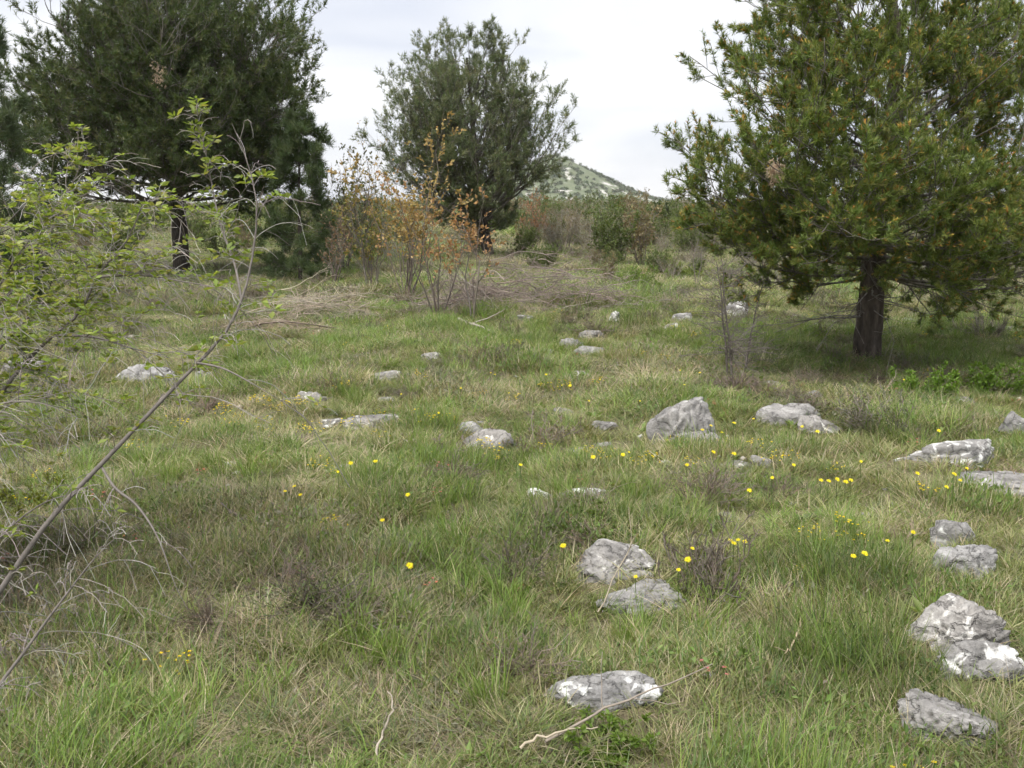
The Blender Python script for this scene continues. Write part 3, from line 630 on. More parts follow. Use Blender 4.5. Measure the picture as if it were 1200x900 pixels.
# low shrubs in the meadow
def low(px, py, h, spread, stems, seed, label, pal=None, k=3, size=.02, col=GREY, cat='shrub', name='low_shrub', wts=None, tw=(6, 4)):
    mb, P3, P2, rng = shrub_mesh(seed, h, spread, int(stems*.85), tw[0], tw[1], .006, col, .25, .16, (20, 75))
    ml = leafy(P3, rng, k, size, pal, wts, (.2, 1), .5) if pal else None
    return shrub(name, label, cat, gp(px, py), mb, ml, M_LEAF)
low(622, 528, .30, .62, 46, 61, 'brown twiggy dome-shaped bush growing over the slanting pale rock', [(.16, .15, .07), (.20, .17, .09)], 2, .018, (.23, .19, .16))
low(520, 540, .2, .32, 30, 62, 'small brown-grey twiggy cushion below the pitted grey rock', [(.17, .15, .09)], 1, .016, (.25, .21, .185))
low(1032, 508, .32, .55, 44, 63, 'grey-green twiggy bush between the long low rock and the lichen-crested outcrop', [(.13, .15, .08), (.17, .17, .09)], 3, .02, (.24, .21, .18))
low(1082, 462, .27, .42, 30, 64, 'bright green leafy shoots in front of the near pine trunk', [(.14, .24, .035), (.18, .28, .05)], 6, .035, (.2, .2, .12))
low(1165, 462, .3, .4, 26, 65, 'bright green leafy shoots above the spotted grey stone', [(.14, .24, .035), (.17, .26, .05)], 6, .035, (.2, .2, .12))
low(748, 342, .55, .75, 34, 66, 'bright green low bush beside the brush heap', [(.14, .21, .05), (.17, .24, .06)], 7, .04, (.2, .2, .12))
low(800, 328, .45, .8, 34, 67, 'spreading yellow-green bush beyond the bright green low bush', [(.16, .22, .06), (.2, .24, .07)], 7, .04, (.2, .2, .12))
low(300, 610, .13, .3, 34, 68, 'flat grey dead-looking heath cushion in open turf right of the leaning stem', None, 1, .012, (.27, .23, .215))
low(235, 690, .12, .42, 40, 69, 'wide mat of grey twigs in the turf below the drooping dead branch', None, 1, .012, (.28, .245, .23))
low(830, 700, .28, .3, 26, 70, 'dark heath bush beside the spotted rock with yellow flowers', [(.10, .11, .05), (.14, .13, .07)], 2, .014, (.17, .145, .12))
low(700, 628, .18, .4, 32, 71, 'low green cushion plant just below the two white stones', [(.13, .19, .05), (.17, .21, .07)], 7, .02, (.2, .17, .12))
low(860, 455, .22, .3, 26, 72, 'dry brown twiggy tuft at the foot of the bare saplings', None, 1, .015, (.24, .19, .165))
low(1040, 640, .16, .4, 30, 73, 'straw brown twiggy mound left of the narrow tilted rock', None, 1, .015, (.33, .27, .19))
low(1165, 560, .22, .45, 22, 74, 'tangle of bare reddish stalks behind the flat-topped slab', None, 1, .015, (.33, .25, .2), tw=(4, 2))
low(690, 880, .16, .3, 30, 75, 'bright green small-leaved plant under the leaning dead stick', [(.15, .24, .04), (.19, .27, .06)], 7, .022, (.2, .2, .12))
low(80, 780, .2, .5, 36, 76, 'pinkish grey twig tangle under the lower shrub stem', None, 1, .015, (.34, .29, .27))
low(20, 610, .22, .4, 30, 77, 'yellow-green leafy cushion beneath the leafy thorn shrub', [(.19, .21, .04), (.15, .18, .045)], 7, .022, (.2, .2, .12))
low(940, 700, .1, .25, 22, 78, 'dull brown prostrate twigs in the turf between yellow flowers and pointed rock', None, 1, .012, (.24, .2, .17))
low(340, 520, .16, .3, 26, 79, 'grey-brown twig cushion among tiny yellow flowers', None, 1, .012, (.26, .22, .19))
low(1158, 398, .5, .55, 26, 80, 'half-bare grey twigs around the white stone beyond the pine', [(.13, .16, .07)], 1, .02, (.25, .22, .19))

# thin bare saplings left of the near pine
def bare_sapling(px, py, top, seed, label, r=.011, h=None):
    p = gp(px, py); s = ppm(p); rng = np.random.default_rng(seed); mb = MB()
    tp_ = np.array([(top[0]-px)/s, rng.uniform(-.15, .15), (py-top[1])/s]); t = np.linspace(0, 1, 10)[:, None]
    P = (tp_[None]*t + np.cumsum(rng.normal(0, .012, (10, 3)), 0)*t)[None]; P[0, 0, 2] = -.05; R_ = r*np.linspace(1, .3, 10)[None]
    tubes(mb, P, R_, 6, (.13, .115, .10))
    P2, R2, _, _ = kids(P, R_, 60, (.12, .98), (50, 95), (.16, .46), 5, rng, (0, 0, -.05), .12, .4, 0, .4, .6); tubes(mb, P2, np.maximum(R2, .0022), 3, (.17, .15, .135))
    P3, R3, _, _ = kids(P2, R2, 5, (.2, 1), (25, 60), (.25, .5), 4, rng, (0, 0, 0), .12); tubes(mb, P3, np.maximum(R3, .0016), 3, (.19, .165, .15))
    root = thing('bare_sapling', label, 'sapling', p); o = obj('stem', mb.mesh('stem', M_TWIG, True), root); return root
bare_sapling(853, 442, (832, 310), 81, 'forked bare sapling, leftmost leaning stem beside the near pine')
bare_sapling(858, 443, (846, 300), 82, 'straight bare dead sapling with brushy side twigs near the pine', .012)
bare_sapling(872, 440, (886, 330), 83, 'short bare sapling leaning toward the near pine trunk')
p = gp(815, 338)
mb, P3, P2, rng = shrub_mesh(84, 1.75, .35, 2, 12, 3, .012, (.2, .18, .16), .4, .1, (3, 14)); ml = leafy(P3, rng, 5, .05, [(.13, .17, .06), (.17, .19, .08)], None, (.3, 1), .5, .1, hi(1.1))
shrub('sapling', 'thin arching sapling with sparse green leaves at the tip of the pine bough', 'sapling', p, mb, ml)

# heaps of dead brush
def brush(px, py, w_, d_, h, seed, label, m, col, L=(.4, 1.2)):
    rng = np.random.default_rng(seed); p = gp(px, py); mb = MB()
    r = np.sqrt(rng.random(m)); a_ = rng.uniform(0, 2*np.pi, m); x = r*np.cos(a_)*w_/2; y = r*np.sin(a_)*d_/2
    z = h*(1-r**2)*rng.random(m)**.8 + gz(x+p.x, y+p.y) - p.z + .02
    az = rng.uniform(0, 2*np.pi, m); d = norm(np.stack([np.cos(az)*1.6, np.sin(az), rng.uniform(-.1, .8, m)], -1))
    Ls = rng.uniform(*L, m); s0 = np.stack([x, y, z], -1)-d*Ls[:, None]*.4
    P = curve(s0, d, Ls, 7, rng, (0, 0, -.22), .1); R_ = np.linspace(1, .3, 7)[None]*rng.uniform(.0028, .0075, m)[:, None]
    tubes(mb, P, R_, 4, palette(rng, m, col, None, .25))
    P2, R2, _, _ = kids(P, R_, 5, (.2, 1), (15, 55), (.2, .5), 4, rng, (0, 0, -.05), .1); tubes(mb, P2, np.maximum(R2, .002), 3, palette(rng, len(P2), col, None, .25))
    P3, R3, _, _ = kids(P2, R2, 3, (.2, 1), (15, 55), (.3, .6), 3, rng, (0, 0, -.05), .1); tubes(mb, P3, np.maximum(R3, .0018), 3, palette(rng, len(P3), col, None, .25))
    return tag(obj('brush_heap', mb.mesh('brush_heap', M_TWIG, True), None, p), label, 'brush heap')
brush(368, 376, 1.7, 1.2, .6, 91, 'pale straw-grey heap of dead grass-like twigs below the drooping young pine', 130, [(.42, .36, .28), (.36, .31, .25)], (.5, 1.1))
brush(645, 362, 2.9, 1.8, .85, 92, 'wide brown-grey heap of cut dead branches behind the small rocks', 270, [(.27, .22, .195), (.32, .265, .23), (.22, .18, .16)])
brush(545, 360, 1.5, 1.0, .5, 93, 'low grey heap of dead twigs at the foot of the rust oaks', 130, [(.33, .28, .24), (.28, .23, .2)])
brush(300, 392, 1.5, .7, .15, 94, 'thin scatter of dead straw stems in front of the broad dark pine', 90, [(.40, .33, .24), (.34, .28, .22)], (.4, .9))

# sticks
def stick(pts, r0, label, col, seed, twigs=3, cat='stick', name='dead_stick'):
    rng = np.random.default_rng(seed); P0 = [gp(x, y, h) + Vector((0, 0, h)) for x, y, h in pts]; p0 = P0[0].copy(); P = np.array([q-p0 for q in P0])
    t = np.linspace(0, len(P)-1, 14); i = np.minimum(t.astype(int), len(P)-2); q = P[i]*(1-(t-i))[:, None]+P[i+1]*(t-i)[:, None]; q += np.cumsum(rng.normal(0, .004, q.shape), 0)
    mb = MB(); R_ = r0*np.linspace(1, .35, 14); tubes(mb, q[None], R_[None], 7, col)
    if twigs:
        P2, R2, _, _ = kids(q[None], R_[None], twigs, (.2, .95), (25, 60), (.15, .4), 6, rng, (0, 0, 0), .1, .3, .1, .55); tubes(mb, P2, np.maximum(R2, .0012), 5, col)
    o = tag(obj(name, mb.mesh(name, M_TWIG, True), None, p0), label, cat); return o
stick([(640, 868, .04), (700, 836, .09), (760, 815, .12), (835, 786, .1)], .005, 'thin grey dead stick leaning over the white-crusted rock', (.27, .23, .19), 101, 2)
stick([(440, 892, .03), (446, 855, .1), (452, 828, .17), (448, 812, .2)], .0042, 'short forked pale twig standing upright in the grass', (.40, .35, .29), 102, 2)
stick([(537, 374, .06), (562, 380, .12), (588, 392, .06)], .022, 'weathered fallen branch lying in bright grass below the rust oaks', (.36, .32, .28), 103, 2)
stick([(690, 300, .1), (706, 305, .2), (726, 309, .1)], .035, 'pale fallen branch in the brush at the far edge of the meadow', (.42, .37, .31), 104, 3)
stick([(300, 382, .1), (330, 376, .2), (395, 384, .12)], .014, 'dark dead branch lying across the scattered straw stems', (.2, .16, .13), 105, 5)
stick([(940, 720, .05), (925, 760, .12), (920, 765, .12)], .004, 'dry tan stalk bent over in the turf', (.45, .36, .24), 106, 1)
stick([(700, 716, .05), (735, 640, .3), (740, 615, .42)], .003, 'tall bent dry stalk beside the wide spotted rock', (.42, .36, .27), 107, 3)
stick([(605, 880, .03), (640, 870, .06), (690, 860, .05)], .005, 'thin straw-coloured twig flat in the foreground grass', (.42, .36, .27), 108, 1)

# ------------------------------------------------------------------ background scrub: single shrubs
rngB = random.Random(7)
def proto(kind_, seed):
    if kind_ == 0:
        mb, P3, P2, rng = shrub_mesh(seed, 1.25, 1.2, 20, 7, 4, .013, (.29, .265, .22), .35, .12, (10, 45)); return mb, leafy(P3, rng, 1, .05, [(.24, .19, .11), (.20, .19, .09)], None, (.3, 1), .6)
    if kind_ == 1:
        mb, P3, P2, rng = shrub_mesh(seed, 1.2, 1.2, 20, 7, 4, .012, (.19, .175, .13), .4, .1, (8, 45)); return mb, leafy(P3, rng, 5, .085, [(.12, .16, .055), (.15, .19, .07), (.10, .13, .05)], None, (.2, 1), .5)
    if kind_ == 2:
        mb, P3, P2, rng = shrub_mesh(seed, 1.35, .9, 12, 7, 4, .012, (.23, .20, .17), .35, .1, (8, 38)); return mb, leafy(P3, rng, 3, .08, [(.25, .21, .12), (.22, .18, .11), (.24, .22, .11)], None, (.3, 1), .6)
    mb, P3, P2, rng = shrub_mesh(seed, 1.1, 1.0, 20, 7, 4, .012, (.15, .13, .1), .4, .08, (10, 50)); return mb, leafy(P3, rng, 8, .075, [(.055, .08, .035), (.075, .10, .045)], None, (.1, 1), .45)
KL = [('bare_shrub', 'bare grey-brown shrub in the scrub at the meadow edge', 'bare twiggy shrubs of the scrub belt'),
      ('green_shrub', 'mid green shrub in the scrub at the meadow edge', 'green shrubs of the scrub belt'),
      ('tan_shrub', 'tan-leaved shrub in the scrub at the meadow edge', 'tan shrubs of the scrub belt'),
      ('juniper_bush', 'dark evergreen bush in the scrub at the meadow edge', 'dark evergreen bushes of the scrub belt')]
protos = {}
spots = []
for i in range(190):
    d = 25 + 75*rngB.random()**1.25
    px = rngB.uniform(330, 1240)
    x = (px-600)/FPX*d/cp
    if px < 380 and d < 30: continue
    if 470 < px < 640 and d < 31: continue
    k = rngB.choices([0, 1, 2, 3], [2.6, 5.6, 1.8, .4])[0]
    spots.append((x, d, k, rngB.uniform(.65, 1.15)))
for i in range(46):
    px = rngB.uniform(585, 830); d = rngB.uniform(29, 62); spots.append(((px-600)/FPX*d/cp, d, rngB.choices([0, 1, 2], [2.4, 5.5, 1.4])[0], rngB.uniform(.4, .8)))
for px, d in ((900, 19), (935, 21), (970, 18.5), (1050, 19.5), (1090, 18), (1120, 21), (1160, 22), (1195, 20), (1080, 23), (1230, 23), (960, 24), (870, 23), (1010, 22)):
    spots.append(((px-600)/FPX*d/cp, d, rngB.choice([0, 0, 2, 1]), rngB.uniform(.7, 1.0)))
for px, d in ((60, 27), (110, 30), (150, 26), (270, 28), (300, 31), (170, 36), (240, 38), (30, 34), (330, 40), (120, 42)):
    spots.append(((px-600)/FPX*d/cp, d, rngB.choice([0, 1, 1, 2]), rngB.uniform(.6, .95)))
for px, d, s_ in ((60, 34, 1.2), (140, 38, 1.3), (235, 36, 1.1), (290, 40, 1.35), (335, 37, 1.2), (190, 44, 1.4), (100, 45, 1.3), (395, 40, 1.2), (440, 43, 1.2)):
    spots.append(((px-600)/FPX*d/cp, d, rngB.choice([1, 1, 2]), s_))
for i in range(20):
    px = rngB.uniform(575, 840); d = rngB.uniform(21, 31); spots.append(((px-600)/FPX*d/cp, d, rngB.choice([0, 0, 1, 2]), rngB.uniform(.3, .5)))
seen = {}
for i, (x, y, k, s) in enumerate(spots):
    nv = 4
    v = i % nv; key = (k, v); loc = (x, y, float(gz(x, y)))
    if key not in protos:
        nm, lb, gr = KL[k]; mbw, ml = proto(k, 200+10*k+v)
        r_ = shrub(nm, lb, 'shrub' if k != 3 else 'bush', loc, mbw, ml, M_DRYLEAF if k in (0, 2) else M_LEAF, gr, rngB.uniform(0, 6.28)); r_.scale = (s, s, s); protos[key] = r_
    else: r_ = copy_tree(protos[key], loc, rngB.uniform(0, 6.28), s)
    px = 600 + x*cp/y*FPX
    zone = ('behind the broad dark pine' if px < 340 else 'behind the young oaks' if px < 500 else 'behind the far solitary pine' if px < 625 and y > 31 else 'below the far hill' if px < 780 else 'behind the near pine')
    far_ = 'close to the open grass' if y < 40 else 'deep in the scrub belt' if y < 66 else 'at the back of the scrub belt'
    big = 'tall' if s > .9 else 'low' if s > .52 else 'knee-high'
    r_['label'] = big + ' ' + KL[k][1].split(' in the scrub')[0] + ' ' + zone + ', ' + far_

# ------------------------------------------------------------------ the leafy thorn shrub and leaning sapling in the left foreground
TG = (.17, .152, .138)
def poly(pts, n):
    P = np.array([at(*q) for q in pts]); L_ = np.concatenate([[0], np.cumsum(np.linalg.norm(np.diff(P, axis=0), axis=1))]); t = np.linspace(0, L_[-1], n)
    # smooth through the waypoints (Catmull-Rom)
    out = []
    for tt in t:
        i = min(np.searchsorted(L_, tt, 'right')-1, len(P)-2); u = (tt-L_[i])/(L_[i+1]-L_[i])
        p0, p1, p2, p3 = P[max(i-1, 0)], P[i], P[i+1], P[min(i+2, len(P)-1)]
        out.append(.5*((2*p1)+(-p0+p2)*u+(2*p0-5*p1+4*p2-p3)*u*u+(-p0+3*p1-3*p2+p3)*u**3))
    return np.array(out)
LEAFV = []
def leafspray_mesh(seed):
    rng = np.random.default_rng(seed); mb = MB(); m = rng.integers(4, 7)
    a_ = np.arange(m)*2.4 + rng.normal(0, .3, m); d = norm(np.stack([np.cos(a_), np.sin(a_), rng.uniform(.05, .7, m)], -1))
    leaves(mb, d*.006, d, .030*rng.uniform(.5, 1.3, m), palette(rng, m, [(.23, .30, .07), (.29, .35, .09), (.19, .255, .06), (.29, .30, .10)], None, .15), rng, .5, .2, .05)
    return mb.mesh('leaf_spray', M_LEAF)
for i in range(10): LEAFV.append(leafspray_mesh(300+i))
def fore_shrub(name, label, base, lines, seed, nsp, tw=16, tw2=5, dead=1.0, leafz=None, cat='shrub', tlen=(.10, .34)):
    rng = np.random.default_rng(seed); b0 = np.array(base); root = thing(name, label, cat, tuple(b0)); tips = []
    for ln_ in lines:
        pts, r0, tn, leaf = ln_[:4]; tl = ln_[4] if len(ln_) > 4 else tlen; nk = ln_[5] if len(ln_) > 5 else tw2
        P = poly(pts, 26)-b0; R_ = r0*(.10+.90*(1-np.linspace(0, 1, 26)**1.6))
        mb = MB(); tubes(mb, P[None], R_[None], 8, TG)
        L_ = plen(P[None])[0]
        P2, R2, _, s2 = kids(P[None], R_[None], int(tn*L_), (.12, 1.0), (30, 75), (tl[0]/L_*1.4, tl[1]/L_*1.4), 8, rng, (0, 0, -.55), .06, .3, .35, .22, .2)
        R2 = np.clip(R2, .0013, .0035); tubes(mb, P2, R2, 5, palette(rng, len(P2), [(.26, .24, .22), (.33, .305, .28), (.19, .17, .155)], None, .15))
        P3, R3, _, _ = kids(P2, R2, nk, (.15, 1.0), (25, 70), (.25, .65), 5, rng, (0, 0, -.35), .08, .3, .2, .6); R3 = np.clip(R3, .0009, .002)
        tubes(mb, P3, R3, 3, palette(rng, len(P3), [(.33, .30, .275), (.40, .37, .34), (.24, .215, .195)], None, .15))
        o = obj('branch', mb.mesh('branch', M_TWIG, True), root)
        if leaf > 0:
            Pa = np.concatenate([P3]); k = int(len(Pa)*leaf); idx = rng.choice(len(Pa), k); s = rng.uniform(.1, 1.0, k); p_, d_ = samp(Pa, idx, s)
            if leafz is not None:
                ok = leafz(p_+b0, rng); p_, d_ = p_[ok], d_[ok]
            tips.append(p_)
            idx = rng.choice(len(P2), max(3, int(k*.35))); p_, d_ = samp(P2, idx, rng.uniform(.1, 1, len(idx)))
            if leafz is not None: p_ = p_[leafz(p_+b0, rng)]
            tips.append(p_)
    tips = np.concatenate(tips) if tips else np.zeros((0, 3)); rng.shuffle(tips)
    for i, p_ in enumerate(tips[:nsp]):
        o = obj('leaf_spray', LEAFV[i % len(LEAFV)], root, tuple(p_)); o.rotation_euler = (rng.uniform(-.5, .5), rng.uniform(-.5, .5), rng.uniform(0, 6.28)); s = rng.uniform(.75, 1.3); o.scale = (s, s, s)
    if len(tips) > nsp:
        mb = MB(); q = tips[nsp:]; k = 5; pos = np.repeat(q, k, 0); a_ = rng.uniform(0, 6.28, len(pos)); d_ = norm(np.stack([np.cos(a_), np.sin(a_), rng.uniform(0, .7, len(pos))], -1))
        leaves(mb, pos, d_, .029*rng.uniform(.5, 1.3, len(pos)), palette(rng, len(pos), [(.23, .30, .07), (.29, .35, .09), (.19, .255, .06), (.29, .30, .10)], None, .18), rng, .5, .2, .05)
        kind(obj('foliage', mb.mesh('foliage', M_LEAF), root), 'stuff')
    return root
b = gp(-150, 830)
fore_shrub('leaning_sapling', 'long grey sapling stem leaning over the turf with a nearly bare upright tip', b, [
    ([(-150, 830, b.y), (-60, 775, 2.95), (0, 692, 3.05), (60, 607, 3.12), (130, 532, 3.2), (200, 458, 3.3), (260, 395, 3.38), (283, 352, 3.43), (296, 300, 3.48), (301, 240, 3.5), (290, 190, 3.55), (272, 145, 3.55)], .0102, 20, .45, (.10, .30), 2),
    ([(283, 352, 3.43), (275, 310, 3.6), (258, 262, 3.75), (246, 205, 3.85), (230, 128, 3.9)], .0045, 75, .35, (.04, .13), 3),
    ([(118, 545, 3.2), (135, 572, 3.1), (160, 592, 3.05), (185, 630, 2.98), (205, 685, 2.92), (219, 712, 2.9)], .005, 9, 0.0, (.05, .14), 2),
    ([(-150, 830, b.y), (-60, 870, 2.7), (10, 788, 2.78), (60, 720, 2.85), (110, 655, 2.9), (136, 630, 2.95)], .0085, 34, .0, (.08, .26), 4),
    ([(-150, 830, b.y), (-70, 720, 3.1), (-10, 640, 3.2), (50, 590, 3.25), (110, 575, 3.2)], .006, 30, .04, (.08, .26), 4),
    ([(230, 425, 3.33), (262, 432, 3.2), (300, 452, 3.1), (330, 470, 3.05)], .004, 10, .1)],
    401, 120, tw2=2, leafz=lambda p, rng: rng.random(len(p)) < .75, cat='sapling', tlen=(.08, .28))
b = gp(-190, 700)
fore_shrub('thorn_shrub', 'arching grey thorn shrub with fresh bright green leaves in the left foreground', b, [
    ([(-190, 700, b.y), (-90, 580, 3.5), (0, 462, 3.55), (25, 430, 3.6), (62, 393, 3.6), (95, 365, 3.62), (112, 325, 3.65), (150, 280, 3.65), (168, 235, 3.6)], .013, 52, .5),
    ([(-190, 700, b.y), (-110, 500, 3.7), (0, 355, 3.7), (35, 320, 3.72), (60, 270, 3.75), (82, 220, 3.8), (104, 178, 3.8)], .012, 62, .62),
    ([(-190, 700, b.y), (-100, 520, 3.3), (-10, 476, 3.2), (50, 473, 3.1), (95, 492, 3.05)], .008, 20, .2),
    ([(-190, 700, b.y), (-120, 450, 3.4), (-20, 360, 3.35), (20, 300, 3.3), (50, 262, 3.3), (70, 235, 3.3)], .009, 58, .58),
    ([(-190, 700, b.y), (-130, 470, 4.0), (-40, 330, 4.1), (0, 270, 4.15), (30, 240, 4.2)], .010, 50, .55),
    ([(-190, 700, b.y), (-130, 560, 3.9), (-20, 430, 4.0), (60, 345, 4.05), (120, 300, 4.1), (165, 268, 4.15)], .010, 52, .5),
    ([(62, 393, 3.6), (110, 395, 3.5), (155, 408, 3.4), (200, 420, 3.3)], .005, 26, .35),
    ([(112, 325, 3.65), (160, 322, 3.6), (215, 330, 3.5), (262, 338, 3.45)], .005, 22, .3)],
    402, 300, tw2=8, leafz=lambda p, rng: rng.random(len(p)) < .98, tlen=(.10, .32))

# ------------------------------------------------------------------ yellow flowers
def flower_meshes():
    s = MB(); P = np.array([[[0, 0, -.20], [.004, 0, -.12], [0, .003, -.05], [0, 0, 0]]]); tubes(s, P, np.full((1, 4), .0014), 4, (.10, .15, .04))
    hd = MB(); rng = np.random.default_rng(3)
    for ring, (n, r, zz) in enumerate(((15, .017, .002), (11, .0115, .004))):
        a_ = np.arange(n)*2*np.pi/n + ring*.2; d = norm(np.stack([np.cos(a_), np.sin(a_), np.full(n, .12+.25*ring)], -1)); p0 = d*.002+np.array([0, 0, zz])
        leaves(hd, p0, d, r*rng.uniform(.85, 1.1, n), palette(rng, n, [(.85, .76, .04), (.86, .70, .03)], None, .05), rng, .34, .05, 0)
    V = np.array([[0, 0, .008], [.005, 0, .004], [0, .005, .004], [-.005, 0, .004], [0, -.005, .004]]); hd.add(V, tris=[(0, 1, 2), (0, 2, 3), (0, 3, 4), (0, 4, 1)], col=(.72, .42, .02))
    return s.mesh('stem', M_GRASS), hd.mesh('flower_head', M_PETAL)
SM, HM = flower_meshes(); rf = random.Random(5)
FL = [(411, 543), (396, 553), (580, 439), (575, 437), (668, 449), (703, 445), (668, 452), (514, 484), (345, 570), (334, 576), (352, 580), (478, 580), (695, 536), (737, 530), (730, 533), (811, 643), (806, 656), (856, 634), (865, 633), (873, 635), (860, 637),
      (833, 499), (846, 507), (823, 504), (836, 530), (860, 532), (883, 491), (958, 506), (1009, 541), (1075, 555), (1109, 571), (1133, 549), (962, 563), (971, 564), (981, 562), (991, 565), (997, 563), (878, 575), (930, 545), (1059, 445), (820, 437), (797, 434), (802, 451), (1040, 634), (1070, 624), (1000, 652), (1013, 649), (1125, 563), (1118, 556),
      (745, 676), (660, 640), (480, 663), (795, 668), (440, 541), (610, 545), (750, 470), (690, 470), (640, 439), (470, 462), (540, 455), (448, 610), (860, 496), (805, 545), (940, 500), (1100, 505), (905, 560)]
LM = [(800, 500, 'beside the big pale boulder'), (720, 650, 'by the wide spotted rock'), (860, 640, 'right of the dark heath bush'), (1110, 520, 'by the lichen-crested outcrop'), (1165, 560, 'at the corner of the flat-topped slab'), (1130, 640, 'left of the rounded grey rock'), (980, 563, 'in the turf below the long low rock'),
      (580, 438, 'in the grass behind the pitted rock'), (685, 440, 'by the low pale rock behind the brown bush'), (408, 548, 'near the small grey stone in open turf'), (345, 575, 'in the dense little group by the leaning stem'), (800, 440, 'near the foot of the bare saplings'), (1059, 445, 'in front of the near pine trunk'), (700, 535, 'right of the brown twiggy bush'), (480, 600, 'in open turf below the slanting rock'), (500, 480, 'near the pitted grey rock'), (890, 545, 'by the small rounded stone')]
for (x, y) in FL:
    h = rf.uniform(.13, .21); g = gp(x, y, h); s_ = rf.uniform(.5, .9)
    r_ = thing('yellow_flower', 'single yellow daisy-like flower on a thin stem above the turf', 'flower', (g.x, g.y, g.z), rf.uniform(0, 6.28), 'yellow flowers scattered over the turf')
    r_['label'] = 'yellow daisy-like flower on a thin stem ' + min(LM, key=lambda q: (q[0]-x)**2 + 2.5*(q[1]-y)**2)[2]
    st = obj('stem', SM, r_, (0, 0, h)); st.scale = (1, 1, (h+.02)/.20)
    hd = obj('flower_head', HM, r_, (0, 0, h)); hd.scale = (s_, s_, s_); hd.rotation_euler = (rf.uniform(.15, .7), rf.uniform(-.3, .3), 0)
    r_.rotation_euler = (0, 0, 0)

# ------------------------------------------------------------------ grass and herbs (uncountable): tufts spread over the ground with geometry nodes
def blades(mb, rng, b0, h, w_, pal, wts, lean, bend, n=4, out=None):
    nb = len(b0); a2 = rng.uniform(0, 2*np.pi, nb) if out is None else out + rng.normal(0, .9, nb); hd = np.stack([np.cos(a2), np.sin(a2), np.zeros(nb)], -1)
    Lb = h*rng.uniform(.4, 1.1, nb); ln = rng.uniform(*lean, nb); bd = rng.uniform(*bend, nb); t = np.linspace(0, 1, n)[None, :, None]
    Lb_, ln_, bd_ = Lb[:, None, None], ln[:, None, None], bd[:, None, None]
    P = b0[:, None] + hd[:, None]*Lb_*(ln_*t+bd_*t**2) + np.array([0, 0, 1.0])*Lb_*(t-.45*bd_*t**2)
    sd_ = np.stack([-np.sin(a2), np.cos(a2), np.zeros(nb)], -1); sd_ = norm(sd_ + hd*rng.normal(0, .6, (nb, 1)))
    prof = np.array([.85, 1, .7, .08]) if n == 4 else np.array([.8, 1, .85, .55, .08])
    W = (w_*rng.uniform(.6, 1.2, nb))[:, None, None]*prof[None, :, None]*.5
    V = np.stack([P-sd_[:, None]*W, P+sd_[:, None]*W], 2).reshape(-1, 3); i = (np.arange(nb)*2*n)[:, None]+(np.arange(n-1)*2)[None, :]
    Q = np.stack([i, i+1, i+3, i+2], -1).reshape(-1, 4); mb.add(V, quads=Q, col=np.repeat(palette(rng, nb, pal, wts, .22), 2*n, 0))
def tuft(seed, nb, r, h, w_, pal, wts, lean=(.1, .6), bend=(.1, .5), mat=M_GRASS, name='tuft'):
    rng = np.random.default_rng(seed); a_ = rng.uniform(0, 2*np.pi, nb); rr = r*np.sqrt(rng.random(nb)); mb = MB()
    blades(mb, rng, np.stack([rr*np.cos(a_), rr*np.sin(a_), np.full(nb, -.015)], -1), h, w_, pal, wts, lean, bend, 5, a_); return mb.mesh(name, mat)
def patch(seed, comps, R0=.29, leafn=0, leafpal=None):
    """a round of turf about 0.8 m across, thinning towards its rim"""
    rng = np.random.default_rng(seed); mb = MB()
    def place(nb):
        p_ = rng.uniform(-R0, R0, (nb, 2)); r = np.hypot(p_[:, 0], p_[:, 1]); p_ = p_[rng.random(nb) > sstep(.55*R0, R0, r)]
        return np.concatenate([p_, np.full((len(p_), 1), -.012)], 1)
    o = rng.uniform(0, 90)
    for (den, h, w_, pal, wts, lean, bend, cl) in comps:
        b0 = place(int(den*4*R0*R0)); o = rng.uniform(0, 90)
        if cl: b0 = b0[rng.random(len(b0)) < sstep(.42, .62, fbm(b0[:, 0]*cl+o, b0[:, 1]*cl, 0, seed, 2))]
        blades(mb, rng, b0, h, w_, pal, wts, lean, bend)
    if leafn:
        b0 = place(int(leafn*4*R0*R0)); b0 = b0[rng.random(len(b0)) < sstep(.4, .6, fbm(b0[:, 0]*6+o, b0[:, 1]*6+3, 0, seed+3, 2))]
        b0[:, 2] = rng.uniform(.01, .05, len(b0)); leaves(mb, b0, norm(rng.normal(0, 1, (len(b0), 3))+np.array([0, 0, .5])), .020*rng.uniform(.6, 1.4, len(b0)), palette(rng, len(b0), leafpal, None, .2), rng, .5)
    return mb.mesh('turf', M_GRASS)
def blooms(seed, nf, r, h, pal):
    rng = np.random.default_rng(seed); mb = MB(); a_ = rng.uniform(0, 6.28, nf); rr = r*np.sqrt(rng.random(nf)); x, y = rr*np.cos(a_), rr*np.sin(a_); z = h*rng.uniform(.6, 1.1, nf)
    P = np.stack([np.stack([x*.7, y*.7, np.zeros(nf)], -1), np.stack([x, y, z], -1)], 1); tubes(mb, P, np.full((nf, 2), .0009), 3, (.12, .16, .05))
    for k in range(4):
        d = norm(np.stack([np.cos(k*1.57+a_), np.sin(k*1.57+a_), np.full(nf, .4)], -1)); leaves(mb, np.stack([x, y, z], -1), d, np.full(nf, .009), palette(rng, nf, pal, None, .1), rng, .8, .1, 0)
    return mb.mesh('blooms', M_PETAL)
